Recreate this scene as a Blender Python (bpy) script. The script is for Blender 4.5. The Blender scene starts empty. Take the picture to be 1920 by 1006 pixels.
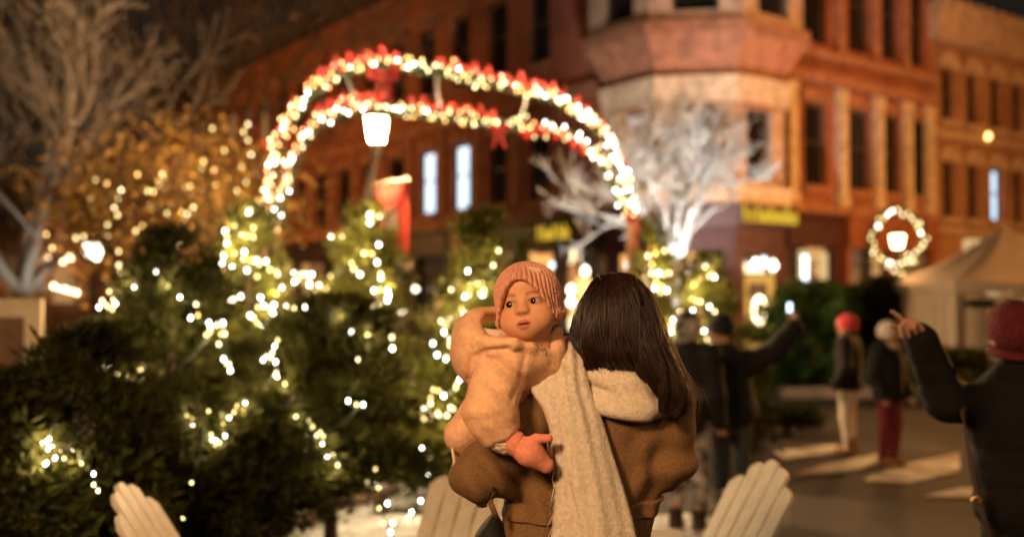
import bpy, math, random
import numpy as np
from mathutils import Matrix, Vector
random.seed(7); rng = np.random.default_rng(7)
PI = math.pi
scene = bpy.context.scene
COL = scene.collection

# ------------------------------------------------------------------ camera geometry (35 mm lens, eye height 1.6 m)
F = 1867.0; CAMZ = 1.6; TILT = math.atan(47/F)
def W(px, py, Y):
    """point at depth Y seen at photo pixel (px,py)"""
    u, v = (px-960)/F, (503-py)/F
    d = np.array([u, math.cos(TILT)-v*math.sin(TILT), math.sin(TILT)+v*math.cos(TILT)])
    return np.array([0, 0, CAMZ]) + d*(Y/d[1])
def G(px, py):
    u, v = (px-960)/F, (503-py)/F
    d = np.array([u, math.cos(TILT)-v*math.sin(TILT), math.sin(TILT)+v*math.cos(TILT)])
    return np.array([0, 0, CAMZ]) + d*(-CAMZ/d[2])

# ------------------------------------------------------------------ object helpers
def thing(name, label, cat, loc=(0, 0, 0), rotz=0, group=None):
    o = bpy.data.objects.new(name, None); COL.objects.link(o)
    o.empty_display_size = 0.2
    o.location = [float(c) for c in loc]; o.rotation_euler = (0, 0, rotz)
    o['label'] = label; o['category'] = cat
    if group: o['group'] = group
    return o
def tag(o, label=None, cat=None, group=None, kind=None):
    if label: o['label'] = label
    if cat: o['category'] = cat
    if group: o['group'] = group
    if kind: o['kind'] = kind
    return o
def rootloc(p):
    while p.parent: p = p.parent
    return np.array(p.location)
def mesh(name, V, Fc, m, smooth=False):
    me = bpy.data.meshes.new(name)
    V = np.asarray(V, dtype=np.float64)
    if isinstance(Fc, np.ndarray):
        n, k = Fc.shape
        me.vertices.add(len(V)); me.vertices.foreach_set('co', V.ravel())
        me.loops.add(n*k); me.loops.foreach_set('vertex_index', Fc.ravel().astype(np.int32))
        me.polygons.add(n); me.polygons.foreach_set('loop_start', np.arange(0, n*k, k, dtype=np.int32))
        me.update(calc_edges=True)
    else:
        me.from_pydata(V.tolist(), [], Fc); me.update()
    if smooth:
        me.polygons.foreach_set('use_smooth', np.ones(len(me.polygons), dtype=bool))
    if m is not None: me.materials.append(m)
    return me
FZ = [None]
def mk(name, V, Fc, m, parent=None, smooth=False, world=True, nrot=None):
    V = np.asarray(V, dtype=np.float64)
    if parent is not None and world: V = V - rootloc(parent)
    o = bpy.data.objects.new(name, mesh(name, V, Fc, m, smooth)); COL.objects.link(o)
    if parent is not None: o.parent = parent
    if FZ[0] is not None:
        nb, fn = FZ[0]; FZ[0] = None; me = o.data
        if nb+len(fn) == len(me.vertices):
            vn = np.empty(len(me.vertices)*3); me.vertex_normals.foreach_get('vector', vn); vn = vn.reshape(-1, 3)
            vn[nb:] = fn if nrot is None else fn @ nrot.T
            me.normals_split_custom_set_from_vertices(vn.tolist())
    return o
def child(name, me, parent, loc=(0, 0, 0)):
    o = bpy.data.objects.new(name, me); COL.objects.link(o); o.parent = parent; o.location = [float(c) for c in loc]
    return o
def copy_tree(o, parent=None):
    c = o.copy(); COL.objects.link(c); c.parent = parent
    for ch in list(o.children): copy_tree(ch, c)
    return c
def light(kind, loc, power, color, radius=0.1, target=None, angle=60, blend=.6):
    L = bpy.data.lights.new('lamp_light', kind); L.energy = power; L.color = color
    L.shadow_soft_size = radius
    o = bpy.data.objects.new('lamp_light', L); COL.objects.link(o); o.location = [float(c) for c in loc]
    if kind == 'SPOT': L.spot_size = math.radians(angle); L.spot_blend = blend
    if target is not None:
        o.rotation_euler = (Vector(target)-Vector([float(c) for c in loc])).to_track_quat('-Z', 'Y').to_euler()
    return o

class MB:
    def __init__(s): s.V = []; s.F = []
    def add(s, V, Fc, M=None):
        n = len(s.V)
        for v in V: s.V.append(tuple(M @ Vector([float(c) for c in v])) if M is not None else tuple(float(c) for c in v))
        for f in Fc: s.F.append(tuple(i+n for i in f))
        return s
    def box(s, lo, hi, M=None):
        x0, y0, z0 = lo; x1, y1, z1 = hi
        return s.add([(x0,y0,z0),(x1,y0,z0),(x1,y1,z0),(x0,y1,z0),(x0,y0,z1),(x1,y0,z1),(x1,y1,z1),(x0,y1,z1)],
              [(0,3,2,1),(4,5,6,7),(0,1,5,4),(1,2,6,5),(2,3,7,6),(3,0,4,7)], M)
    def tube(s, pts, rad, n=6, M=None, cap=True):
        pts = [np.array(p, float) for p in pts]
        if not hasattr(rad, '__len__'): rad = [rad]*len(pts)
        V = []; Fc = []
        up = np.array([0.137, .211, .97])
        for i, p in enumerate(pts):
            t = pts[min(i+1, len(pts)-1)] - pts[max(i-1, 0)]; t = t/(np.linalg.norm(t)+1e-9)
            a = np.cross(t, up)
            if np.linalg.norm(a) < .2: a = np.cross(t, [1, 0, 0])
            a /= np.linalg.norm(a); b = np.cross(t, a)
            for k in range(n):
                w = 2*PI*k/n; V.append(p+rad[i]*(math.cos(w)*a+math.sin(w)*b))
        for i in range(len(pts)-1):
            for k in range(n):
                Fc.append((i*n+k, i*n+(k+1) % n, (i+1)*n+(k+1) % n, (i+1)*n+k))
        if cap:
            Fc.append(tuple(range(n))[::-1]); Fc.append(tuple(range((len(pts)-1)*n, len(pts)*n)))
        return s.add(V, Fc, M)
    def lathe(s, prof, n=16, c=(0, 0, 0), M=None):
        V = []; Fc = []
        for r, z in prof:
            for k in range(n):
                w = 2*PI*(k+.5)/n; V.append((c[0]+r*math.cos(w), c[1]+r*math.sin(w), c[2]+z))
        for i in range(len(prof)-1):
            for k in range(n):
                Fc.append((i*n+k, i*n+(k+1) % n, (i+1)*n+(k+1) % n, (i+1)*n+k))
        Fc.append(tuple(range(n))[::-1]); Fc.append(tuple(range((len(prof)-1)*n, len(prof)*n)))
        return s.add(V, Fc, M)
    def prism(s, outline, y0, y1, M=None):
        """outline in x,z extruded along y"""
        n = len(outline)
        V = [(x, y0, z) for x, z in outline]+[(x, y1, z) for x, z in outline]
        Fc = [tuple(range(n)), tuple(range(n, 2*n))[::-1]]+[(i, i+n, (i+1) % n+n, (i+1) % n) for i in range(n)]
        return s.add(V, Fc, M)
    def build(s, name, m, parent=None, smooth=False, world=False):
        return mk(name, s.V, s.F, m, parent, smooth, world)

# ------------------------------------------------------------------ materials
def mat(name, col, rough=.7, var=.0, vscale=8, bump=0, bscale=60, metal=0, sheen=0, col2=None, detail=4, spec=.5, bdist=.01, trans=0, stretch=None, attr=False):
    m = bpy.data.materials.new(name); m.use_nodes = True
    nt = m.node_tree; N = nt.nodes; L = nt.links; b = N['Principled BSDF']
    b.inputs['Roughness'].default_value = rough; b.inputs['Metallic'].default_value = metal
    b.inputs['Specular IOR Level'].default_value = spec
    if sheen:
        b.inputs['Sheen Weight'].default_value = sheen; b.inputs['Sheen Roughness'].default_value = .5
        b.inputs['Sheen Tint'].default_value = (*col, 1)
    b.inputs['Base Color'].default_value = (*col, 1)
    tc = N.new('ShaderNodeTexCoord'); src = tc.outputs['Object']
    if stretch:
        mp = N.new('ShaderNodeMapping'); mp.inputs['Scale'].default_value = stretch
        L.new(src, mp.inputs['Vector']); src = mp.outputs['Vector']
    if attr:
        at = N.new('ShaderNodeAttribute'); at.attribute_name = 'Col'; base = at.outputs['Color']
    else: base = None
    if var or col2:
        nz = N.new('ShaderNodeTexNoise'); nz.inputs['Scale'].default_value = vscale; nz.inputs['Detail'].default_value = detail
        nz.inputs['Roughness'].default_value = .65
        L.new(src, nz.inputs['Vector'])
        rp = N.new('ShaderNodeValToRGB'); rp.color_ramp.elements[0].position = .36; rp.color_ramp.elements[1].position = .64
        c2 = col2 if col2 else tuple(c*(1-var) for c in col)
        if base is None:
            rp.color_ramp.elements[0].color = (*c2, 1); rp.color_ramp.elements[1].color = (*[min(1, c*(1+var*.6)) for c in col], 1)
            L.new(nz.outputs['Fac'], rp.inputs['Fac']); L.new(rp.outputs['Color'], b.inputs['Base Color'])
        else:
            rp.color_ramp.elements[0].color = (1-var, 1-var, 1-var, 1); rp.color_ramp.elements[1].color = (1, 1, 1, 1)
            L.new(nz.outputs['Fac'], rp.inputs['Fac'])
            mx = N.new('ShaderNodeMix'); mx.data_type = 'RGBA'; mx.blend_type = 'MULTIPLY'; mx.inputs[0].default_value = 1
            L.new(base, mx.inputs[6]); L.new(rp.outputs['Color'], mx.inputs[7]); L.new(mx.outputs[2], b.inputs['Base Color'])
    elif base is not None: L.new(base, b.inputs['Base Color'])
    if bump:
        bz = N.new('ShaderNodeTexNoise'); bz.inputs['Scale'].default_value = bscale; bz.inputs['Detail'].default_value = 3
        L.new(src, bz.inputs['Vector'])
        bp = N.new('ShaderNodeBump'); bp.inputs['Strength'].default_value = bump; bp.inputs['Distance'].default_value = bdist
        L.new(bz.outputs['Fac'], bp.inputs['Height']); L.new(bp.outputs['Normal'], b.inputs['Normal'])
    if trans:
        out = N['Material Output']; tr = N.new('ShaderNodeBsdfTranslucent'); tr.inputs['Color'].default_value = (*col, 1)
        mx = N.new('ShaderNodeMixShader'); mx.inputs[0].default_value = trans
        L.new(b.outputs[0], mx.inputs[1]); L.new(tr.outputs[0], mx.inputs[2]); L.new(mx.outputs[0], out.inputs['Surface'])
    return m
def emit(name, col, s, clear=False, sample=True):
    m = bpy.data.materials.new(name); m.use_nodes = True
    nt = m.node_tree; nt.nodes.clear()
    o = nt.nodes.new('ShaderNodeOutputMaterial'); e = nt.nodes.new('ShaderNodeEmission')
    e.inputs['Color'].default_value = (*col, 1); e.inputs['Strength'].default_value = s
    if clear:
        t = nt.nodes.new('ShaderNodeBsdfTransparent'); a = nt.nodes.new('ShaderNodeAddShader')
        nt.links.new(e.outputs[0], a.inputs[0]); nt.links.new(t.outputs[0], a.inputs[1]); nt.links.new(a.outputs[0], o.inputs['Surface'])
        m.cycles.emission_sampling = 'NONE'
    else: nt.links.new(e.outputs[0], o.inputs['Surface'])
    if not sample: m.cycles.emission_sampling = 'NONE'
    return m
def emit_patches(name, cols, s, scale, stretch=(1, 1, 1), dark=.35):
    """lit shop interior seen through a window: patches of warm light and dark goods"""
    m = bpy.data.materials.new(name); m.use_nodes = True
    nt = m.node_tree; N = nt.nodes; L = nt.links; b = N['Principled BSDF']
    b.inputs['Roughness'].default_value = .15; b.inputs['Base Color'].default_value = (.02, .015, .01, 1)
    tc = N.new('ShaderNodeTexCoord'); mp = N.new('ShaderNodeMapping'); mp.inputs['Scale'].default_value = stretch
    vo = N.new('ShaderNodeTexVoronoi'); vo.inputs['Scale'].default_value = scale
    if hasattr(vo, 'distance'): vo.distance = 'CHEBYCHEV'
    L.new(tc.outputs['Object'], mp.inputs['Vector']); L.new(mp.outputs['Vector'], vo.inputs['Vector'])
    sp = N.new('ShaderNodeSeparateColor'); L.new(vo.outputs['Color'], sp.inputs[0])
    rp = N.new('ShaderNodeValToRGB'); rp.color_ramp.interpolation = 'CONSTANT'
    el = rp.color_ramp.elements
    el[0].position = 0; el[0].color = (.01, .006, .003, 1); el[1].position = dark; el[1].color = (*cols[0], 1)
    for i, c in enumerate(cols[1:]):
        e = el.new(dark+(1-dark)*(i+1)/len(cols)); e.color = (*c, 1)
    L.new(sp.outputs[0], rp.inputs['Fac']); L.new(rp.outputs['Color'], b.inputs['Emission Color'])
    b.inputs['Emission Strength'].default_value = s
    return m
def brick(name, c1, c2, mortar, scale=1.0):
    m = bpy.data.materials.new(name); m.use_nodes = True
    nt = m.node_tree; N = nt.nodes; L = nt.links; b = N['Principled BSDF']
    tc = N.new('ShaderNodeTexCoord'); sx = N.new('ShaderNodeSeparateXYZ'); L.new(tc.outputs['Object'], sx.inputs[0])
    ad = N.new('ShaderNodeMath'); ad.operation = 'ADD'; L.new(sx.outputs[0], ad.inputs[0]); L.new(sx.outputs[1], ad.inputs[1])
    cb = N.new('ShaderNodeCombineXYZ'); L.new(ad.outputs[0], cb.inputs[0]); L.new(sx.outputs[2], cb.inputs[1])
    br = N.new('ShaderNodeTexBrick'); br.inputs['Scale'].default_value = 3.0*scale
    br.inputs['Color1'].default_value = (*c1, 1); br.inputs['Color2'].default_value = (*c2, 1); br.inputs['Mortar'].default_value = (*mortar, 1)
    br.inputs['Mortar Size'].default_value = .012
    L.new(cb.outputs[0], br.inputs['Vector'])
    nz = N.new('ShaderNodeTexNoise'); nz.inputs['Scale'].default_value = .8; nz.inputs['Detail'].default_value = 6
    L.new(tc.outputs['Object'], nz.inputs['Vector'])
    rp = N.new('ShaderNodeValToRGB'); rp.color_ramp.elements[0].position = .3; rp.color_ramp.elements[0].color = (.55, .5, .48, 1)
    rp.color_ramp.elements[1].position = .7; rp.color_ramp.elements[1].color = (1, 1, 1, 1)
    L.new(nz.outputs['Fac'], rp.inputs['Fac'])
    mx = N.new('ShaderNodeMix'); mx.data_type = 'RGBA'; mx.blend_type = 'MULTIPLY'; mx.inputs[0].default_value = 1
    L.new(br.outputs['Color'], mx.inputs[6]); L.new(rp.outputs['Color'], mx.inputs[7]); L.new(mx.outputs[2], b.inputs['Base Color'])
    bp = N.new('ShaderNodeBump'); bp.inputs['Strength'].default_value = .5; bp.inputs['Distance'].default_value = .02
    L.new(br.outputs['Fac'], bp.inputs['Height']); bp.invert = True; L.new(bp.outputs['Normal'], b.inputs['Normal'])
    b.inputs['Roughness'].default_value = .85
    return m

M = {}
M['brick'] = brick('red_brick', (.32, .088, .032), (.23, .058, .022), (.30, .2, .14))
M['brick2'] = brick('tan_brick', (.36, .17, .08), (.28, .12, .055), (.3, .22, .15))
M['stone'] = mat('sandstone', (.36, .24, .165), .85, .35, 3, .4, 30)
M['brownstone'] = mat('brownstone', (.26, .11, .06), .85, .35, 3, .4, 30)
M['cream_stone'] = mat('cream_stone', (.44, .33, .22), .8, .3, 4, .3, 30)
M['roof'] = mat('slate_roof', (.03, .028, .028), .8, .4, 5, .4, 20)
M['glass_dark'] = mat('dark_window_glass', (.012, .010, .009), .08)
M['frame_dark'] = mat('dark_window_frame', (.05, .03, .022), .5, .2)
M['shop_dark'] = mat('dark_shopfront_paint', (.035, .024, .024), .45, .3, 4)
M['shop_plum'] = mat('plum_shopfront_paint', (.055, .02, .02), .45, .3, 4)
M['asphalt'] = mat('wet_asphalt', (.032, .023, .016), .75, .55, 1.2, .5, 90, bdist=.02)
M['sidewalk'] = mat('concrete_pavement', (.24, .2, .17), .8, .35, 2, .4, 50)
M['kerbstone'] = mat('kerb_stone', (.36, .3, .25), .8, .3, 3, .4, 40)
M['road_light'] = mat('painted_road_light', (.74, .66, .52), .7, .0, 3.2, .3, 60, col2=(.26, .21, .16), detail=8)  # pale mottled tone standing in for lamplight on the asphalt
M['plaza'] = brick('plaza_paver', (.12, .075, .05), (.085, .055, .04), (.05, .04, .035), 1.4)
M['snow'] = mat('trampled_snow', (.72, .70, .68), .6, .0, 5, .8, 18, col2=(.32, .27, .23), bdist=.05)
M['bark'] = mat('bark', (.12, .075, .045), .9, .5, 20, .9, 40, stretch=(3, 3, .6))
M['bark_pale'] = mat('pale_bark', (.36, .31, .26), .85, .45, 14, .8, 40, stretch=(3, 3, .6))
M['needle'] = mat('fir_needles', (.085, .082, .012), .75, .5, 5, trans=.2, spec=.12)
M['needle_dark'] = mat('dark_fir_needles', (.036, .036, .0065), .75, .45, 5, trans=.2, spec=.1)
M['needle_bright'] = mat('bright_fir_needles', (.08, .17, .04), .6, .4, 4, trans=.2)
M['leaf_gold'] = mat('golden_leaves', (.5, .3, .07), .6, .5, 6, trans=.35)
M['leaf_rust'] = mat('rust_leaves', (.17, .075, .028), .7, .5, 3, trans=.3)
M['iron'] = mat('black_iron', (.02, .018, .017), .4, .2, metal=.3)
M['iron_green'] = mat('painted_lamp_iron', (.42, .37, .30), .45, .2)
M['chair'] = mat('cream_painted_wood', (.74, .66, .54), .5, .13, 5, .25, 50, stretch=(6, 6, 1))
M['wood'] = mat('rough_timber', (.2, .12, .07), .8, .5, 6, .6, 40, stretch=(1, 5, 5))
M['wood_cream'] = mat('cream_board_paint', (.62, .47, .30), .6, .2, 4)
M['wood_brown'] = mat('brown_board', (.18, .09, .04), .6, .35, 4)
M['red_ribbon'] = mat('red_ribbon', (.42, .022, .016), .45, .3, 8, .2, 60, sheen=.3, trans=.25)
M['garland'] = mat('green_garland', (.035, .06, .02), .7, .4, 20)
M['wire'] = mat('green_wire', (.012, .02, .01), .5)
M['canvas'] = mat('tent_canvas', (.74, .62, .48), .75, .12, 3, .2, 20, trans=.25)
M['canvas_roof'] = mat('tent_roof_canvas', (.27, .2, .15), .75, .15, 3, .2, 20)
M['banner_red'] = mat('red_banner_cloth', (.62, .06, .04), .65, .2, 5, trans=.2)
M['banner_pale'] = mat('pale_banner_cloth', (.75, .55, .45), .65, .2, 5, trans=.2)
M['gold_paint'] = mat('gold_sign_letter', (.75, .5, .06), .4)
M['bulb_white'] = emit('white_bulb_glow', (1, .92, .78), 12)
M['bulb_warm'] = emit('warm_bulb_glow', (1, .72, .38), 6)
M['bulb_gold'] = emit('gold_bulb_glow', (1, .55, .16), 4.5)
M['bulb_olive'] = emit('dim_gold_bulb_glow', (.95, .72, .28), 4)
M['bulb_red'] = emit('orange_red_bulb_glow', (1, .33, .12), 6)
M['lantern'] = emit('lantern_glow', (1, .9, .72), 5, clear=True)
M['lantern_orange'] = emit('orange_lantern_glow', (1, .66, .3), 5, clear=True)
M['win_blue'] = emit_patches('blue_white_lit_window', [(.62, .82, 1), (.75, .9, 1), (.55, .78, 1), (.9, .97, 1)], .85, 1.6, (1, 1, .55), dark=.02)
M['win_warm'] = emit('dim_warm_window', (1, .52, .2), .22, sample=False)
M['win_faint'] = emit('faint_warm_window', (1, .5, .2), .07, sample=False)
M['win_floodlit'] = mat('white_window_blind', (.7, .74, .78), .5, .2, 3)
M['shop_lit'] = emit_patches('lit_shop_interior', [(.25, .1, .03), (.8, .4, .12), (.5, .22, .06), (1, .72, .42), (.12, .05, .02)], 1.3, 1.5, (1, 1, 1), dark=.3)
M['shop_dim'] = emit_patches('dim_shop_interior', [(.1, .045, .015), (.3, .15, .05), (.06, .03, .015)], 1.2, 1.1, (1, 1, .6), dark=.45)
M['shop_blue'] = emit('cool_shop_lamp', (.75, .88, 1), 2.0, sample=False)
M['shop_spot'] = emit('warm_shop_lamp', (1, .82, .55), 5, sample=False)
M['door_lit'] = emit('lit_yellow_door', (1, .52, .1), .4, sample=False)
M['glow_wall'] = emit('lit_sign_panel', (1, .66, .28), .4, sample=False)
M['sign_letters'] = emit('lit_gold_letter', (1, .62, .05), .4, sample=False)
M['screen'] = emit('phone_screen', (.55, .85, 1), 2)
# ------------------------------------------------------------------ world
w = bpy.data.worlds.new('World'); scene.world = w; w.use_nodes = True
nt = w.node_tree; bg = nt.nodes['Background']
sky = nt.nodes.new('ShaderNodeTexSky'); sky.sky_type = 'NISHITA'; sky.sun_disc = False
sky.sun_elevation = math.radians(-4.5); sky.sun_rotation = math.radians(200); sky.dust_density = 6; sky.air_density = 2
mx = nt.nodes.new('ShaderNodeMix'); mx.data_type = 'RGBA'; mx.inputs[0].default_value = .97
nt.links.new(sky.outputs[0], mx.inputs[6]); mx.inputs[7].default_value = (.13, .10, .07, 1)   # town glow on the night cloud
nt.links.new(mx.outputs[2], bg.inputs['Color']); bg.inputs['Strength'].default_value = .05

# ------------------------------------------------------------------ ground
def sheet(name, pts, z, m, n=1):
    V = [(p[0], p[1], z) for p in pts]
    return tag(mk(name, V, [tuple(range(len(V)))], m), kind='structure')
sheet('ground', [(-150, -60), (150, -60), (150, 200), (-150, 200)], -.02, M['asphalt'])
sheet('plaza', [(-14, -6), (2.0, -6), (2.6, 7.9), (-14, 7.9)], 0.0, M['plaza'])
sheet('road', [(2.6, 5.6), (24, 5.6), (24, 15.2), (-30, 15.2), (-30, 10.5), (1.6, 10.5)], -.008, M['asphalt'])
def slab(name, x0, y0, x1, y1, h, m, rz=0, c=(0, 0)):
    mb = MB(); mb.box((x0, y0, -.015), (x1, y1, h))
    o = mb.build(name, m); o.location = (c[0], c[1], 0); o.rotation_euler = (0, 0, rz)
    return tag(o, kind='structure')
slab('pavement', 3.2, 15.75, 26, 22.5, .125, M['sidewalk'])
slab('kerb', 3.2, 15.45, 26, 15.75, .135, M['kerbstone'])
RZ = math.radians(36.1); CX, CY = 4.37, 24.0
slab('pavement', -3.6, -3.2, 30, 60, .12, M['sidewalk'], RZ, (CX, CY))
slab('kerb', -3.85, -3.2, -3.6, 60, .13, M['kerbstone'], RZ, (CX, CY))
# patches of light on the road, painted in as pale shapes
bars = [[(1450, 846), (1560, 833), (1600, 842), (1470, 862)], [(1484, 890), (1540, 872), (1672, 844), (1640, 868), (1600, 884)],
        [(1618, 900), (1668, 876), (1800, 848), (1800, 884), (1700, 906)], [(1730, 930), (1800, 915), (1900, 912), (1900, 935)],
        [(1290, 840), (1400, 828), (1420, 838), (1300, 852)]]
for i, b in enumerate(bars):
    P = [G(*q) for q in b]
    tag(mk('painted_light_patch', [(p[0], p[1], 0.004+.0005*i) for p in P], [tuple(range(len(P)))], M['road_light']), kind='structure')
# trampled snow under the tree lot
def snow(cx, cy, rx, ry, h, seed):
    r = np.random.default_rng(seed); n = 40; V = [(cx, cy, h)]; Fc = []
    ph = r.uniform(0, 6.28, 5); am = r.uniform(.05, .2, 5)
    for ring, s in enumerate([.35, .65, .88, 1.0]):
        for k in range(n):
            a = 2*PI*k/n; q = 1+sum(am[j]*math.sin((j+2)*a+ph[j]) for j in range(5))
            V.append((cx+rx*s*q*math.cos(a), cy+ry*s*q*math.sin(a), [h, h*.9, h*.55, -.01][ring]+r.uniform(-.006, .006)))
    for k in range(n): Fc.append((0, 1+k, 1+(k+1) % n))
    for ring in range(3):
        for k in range(n):
            a = 1+ring*n+k; b2 = 1+ring*n+(k+1) % n; Fc.append((a, a+n, b2+n, b2))
    tag(mk('snow', V, Fc, M['snow'], smooth=True), kind='structure')
for i, (px, py, rx, ry) in enumerate([(640, 985, .9, .5), (500, 960, .8, .45), (760, 930, .8, .55), (820, 990, .7, .4), (330, 960, .7, .4), (120, 930, .6, .5), (700, 870, .9, .5),
                                      (1260, 990, .5, .4), (20, 985, .4, .4), (560, 905, .6, .4), (900, 900, .9, .5)]):
    p = G(px, py); snow(p[0], p[1], rx, ry, .035+.01*(i % 3), i)

# ------------------------------------------------------------------ buildings
def facade(mb, Mx, u0, u1, z0, z1, rows, t=.4):
    """wall slab in local u,z with openings; rows = [(za, zb, [(ua, ub), ...]), ...]"""
    z = z0
    for za, zb, ops in sorted(rows):
        if za > z: mb.box((u0, 0, z), (u1, t, za), Mx)
        u = u0
        for ua, ub in sorted(ops):
            if ua > u: mb.box((u, 0, za), (ua, t, zb), Mx)
            u = max(u, ub)
        if u1 > u: mb.box((u, 0, za), (u1, t, zb), Mx)
        z = zb
    if z1 > z: mb.box((u0, 0, z), (u1, t, z1), Mx)
WM = {}
def window(parent, Mx, u, z, wd, h, pane, arch=False, sill=True, trim='brownstone', label=None):
    key = (round(wd, 2), round(h, 2), arch, sill, trim)
    if key not in WM:
        mb = MB(); f = .075; y0, y1 = .16, .235
        mb.box((-wd/2, y0, 0), (-wd/2+f, y1, h)); mb.box((wd/2-f, y0, 0), (wd/2, y1, h))
        mb.box((-wd/2+f, y0, 0), (wd/2-f, y1, f)); mb.box((-wd/2+f, y0, h-f), (wd/2-f, y1, h))
        mb.box((-wd/2+f, y0+.01, h*.52), (wd/2-f, y1-.01, h*.52+.06))
        me = mesh('window', mb.V, mb.F, M['frame_dark'])
        sb = MB(); si = MB()
        if sill: si.box((-wd/2-.15, -.12, -.2), (wd/2+.15, .14, -.003))
        if arch:
            n = 12; r0, r1 = wd/2, wd/2+.22
            o = [(r1*math.cos(PI*k/n), h+.0+r1*math.sin(PI*k/n)*.9) for k in range(n+1)]+[(r0*math.cos(PI*k/n), h+r0*math.sin(PI*k/n)*.9) for k in range(n, -1, -1)]
            sb.prism(o, -.09, -.003)
            sb.prism([(r0*math.cos(PI*k/n), h+.01+r0*math.sin(PI*k/n)*.9) for k in range(n+1)], -.05, -.003)
        else: sb.box((-wd/2-.15, -.09, h+.003), (wd/2+.15, .14, h+.32))
        WM[key] = (me, mesh('lintel', sb.V, sb.F, M[trim]), mesh('sill', si.V, si.F, M[trim]) if si.V else None)
    me, tr, sl_ = WM[key]
    o = bpy.data.objects.new('window', me); COL.objects.link(o); o.parent = parent
    o.matrix_local = Mx @ Matrix.Translation((u, 0, z))
    if label: o['label'] = label
    child('lintel', tr, o)
    if sl_: child('sill', sl_, o)
    pk = ('pane', key[0], key[1], pane)
    if pk not in WM:
        mb = MB(); mb.box((-wd/2+.04, .2, .04), (wd/2-.04, .215, h-.04)); WM[pk] = mesh('pane', mb.V, mb.F, M[pane])
    child('pane', WM[pk], o)
    return o
IDM = Matrix.Identity(4)
ML = Matrix.Rotation(math.radians(-90), 4, 'Z')           # left street front: u = -distance from the corner

# --- the corner block
B = thing('brick_building', 'long red brick corner block with a round floodlit corner bay above dark shops', 'building', (CX, CY, 0), RZ)
LEN, HT, RLEN = 44.0, 12.4, 10.3
cols = [6.1+2.08*k for k in range(18)]
ww = 1.02
wall = MB()
rows = [(4.3, 6.45, [(-t-ww/2, -t+ww/2) for t in cols]), (8.3, 10.6, [(-t-ww/2, -t+ww/2) for t in cols])]
facade(wall, ML, -LEN, -2.9, 3.72, HT, rows)
rc = [4.75, 6.75, 8.2, 9.55]
rrows = [(4.5, 6.75, [(c-.5, c+.5) for c in rc]), (8.4, 11.0, [(c-.5, c+.5) for c in rc])]
facade(wall, IDM, 3.0, RLEN, 3.72, 15.5, rrows)
# back and roof mass
wall.box((.4, 2.9, 3.72), (11, LEN, 12.0)); wall.box((3.0, .4, 3.72), (RLEN, 2.9, 15.2))
# octagonal corner bay
OC = (1.5, 1.4); AP = 2.2
def octm(k, ap):
    a = math.radians(225+45*k)     # facing direction
    T = Matrix.Translation((OC[0]+ap*math.cos(a), OC[1]+ap*math.sin(a), 0))
    return T @ Matrix.Rotation(a+PI/2, 4, 'Z')
def oct_ring(mb, ap0, ap1, z0, z1):
    k = 1/math.cos(PI/8); V = []
    for ap, z in ((ap0, z0), (ap1, z1)):
        for i in range(8):
            a = math.radians(225+22.5+45*i); V.append((OC[0]+ap*k*math.cos(a), OC[1]+ap*k*math.sin(a), z))
    Fc = [(i, (i+1) % 8, (i+1) % 8+8, i+8) for i in range(8)]+[tuple(range(8))[::-1], tuple(range(8, 16))]
    mb.add(V, Fc)
bay = MB(); hw = AP*math.tan(PI/8)
for k in (-2, -1, 0, 1, 2):
    facade(bay, octm(k, AP), -hw, hw, 4.2, 6.2, [(4.35, 6.1, [(-.48, .48)])], .3)
bay.build('corner_bay', M['stone'], B)
b2 = MB(); hw2 = (AP+.45)*math.tan(PI/8)
for k in (-2, -1, 0, 1, 2):
    facade(b2, octm(k, AP+.45), -hw2, hw2, 8.05, 13.5, [(8.3, 11.2, [(-.55, .55)])], .3)
oct_ring(b2, AP+.35, AP+.35, 13.5, 13.9)
b2.build('upper_bay', M['stone'], B)
cb = MB(); oct_ring(cb, AP+.0, AP+.02, 6.82, 6.9); oct_ring(cb, AP+.02, AP+.55, 6.905, 7.75); oct_ring(cb, AP+.62, AP+.62, 7.755, 8.05)
cb.build('corbel', M['brownstone'], B)
li = MB(); oct_ring(li, AP+.12, AP+.25, 6.2, 6.8); oct_ring(li, AP+.18, AP+.18, 3.75, 4.2); li.build('stone_band', M['cream_stone'], B)
for k in (-2, -1, 0, 1, 2):
    window(B, octm(k, AP), 0, 4.35, .96, 1.75, 'win_floodlit' if k in (0, -1) else 'glass_dark', sill=False)
    window(B, octm(k, AP+.45), 0, 8.3, 1.1, 2.9, 'glass_dark', sill=False)
wall.build('wall', M['brick'], B)
for c in (3.6, 5.75, 7.45, 8.9, 10.06):
    pil = MB(); pil.prism([(c-.24, 4.0), (c+.24, 4.0), (c+.24, 4.26), (c+.17, 4.3), (c+.17, 6.88), (c+.24, 6.92), (c+.24, 7.2), (c-.24, 7.2), (c-.24, 6.92), (c-.17, 6.88), (c-.17, 4.3), (c-.24, 4.26)], -.2, -.003)
    pil.build('pilaster', M['cream_stone'], B)
for c in (3.6, 5.75, 7.45, 8.9):
    pil = MB(); pil.box((c-.15, -.14, 8.2), (c+.15, -.003, 11.2)); pil.build('pilaster', M['brownstone'], B)
for t in cols:
    pil = MB(); pil.box((-t+ww/2+.36, -.1, 4.2), (-t+ww/2+.70, -.003, 7.0), ML); pil.build('pilaster', M['brownstone'], B)
cor = MB()
cor.box((3.3, -.35, 7.2), (RLEN, -.003, 7.5)); cor.box((3.3, -.2, 3.75), (RLEN, -.003, 4.0)); cor.box((3.3, -.25, 7.9), (RLEN, -.003, 8.15))
cor.box((-LEN, -.3, 3.72), (-3.2, -.003, 4.05), ML); cor.box((-LEN, -.25, 7.0), (-3.2, -.003, 7.3), ML)
cor.box((-LEN, -.15, 10.95), (-3.2, -.003, 11.2), ML)
cor.build('cornice', M['brownstone'], B)
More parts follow.
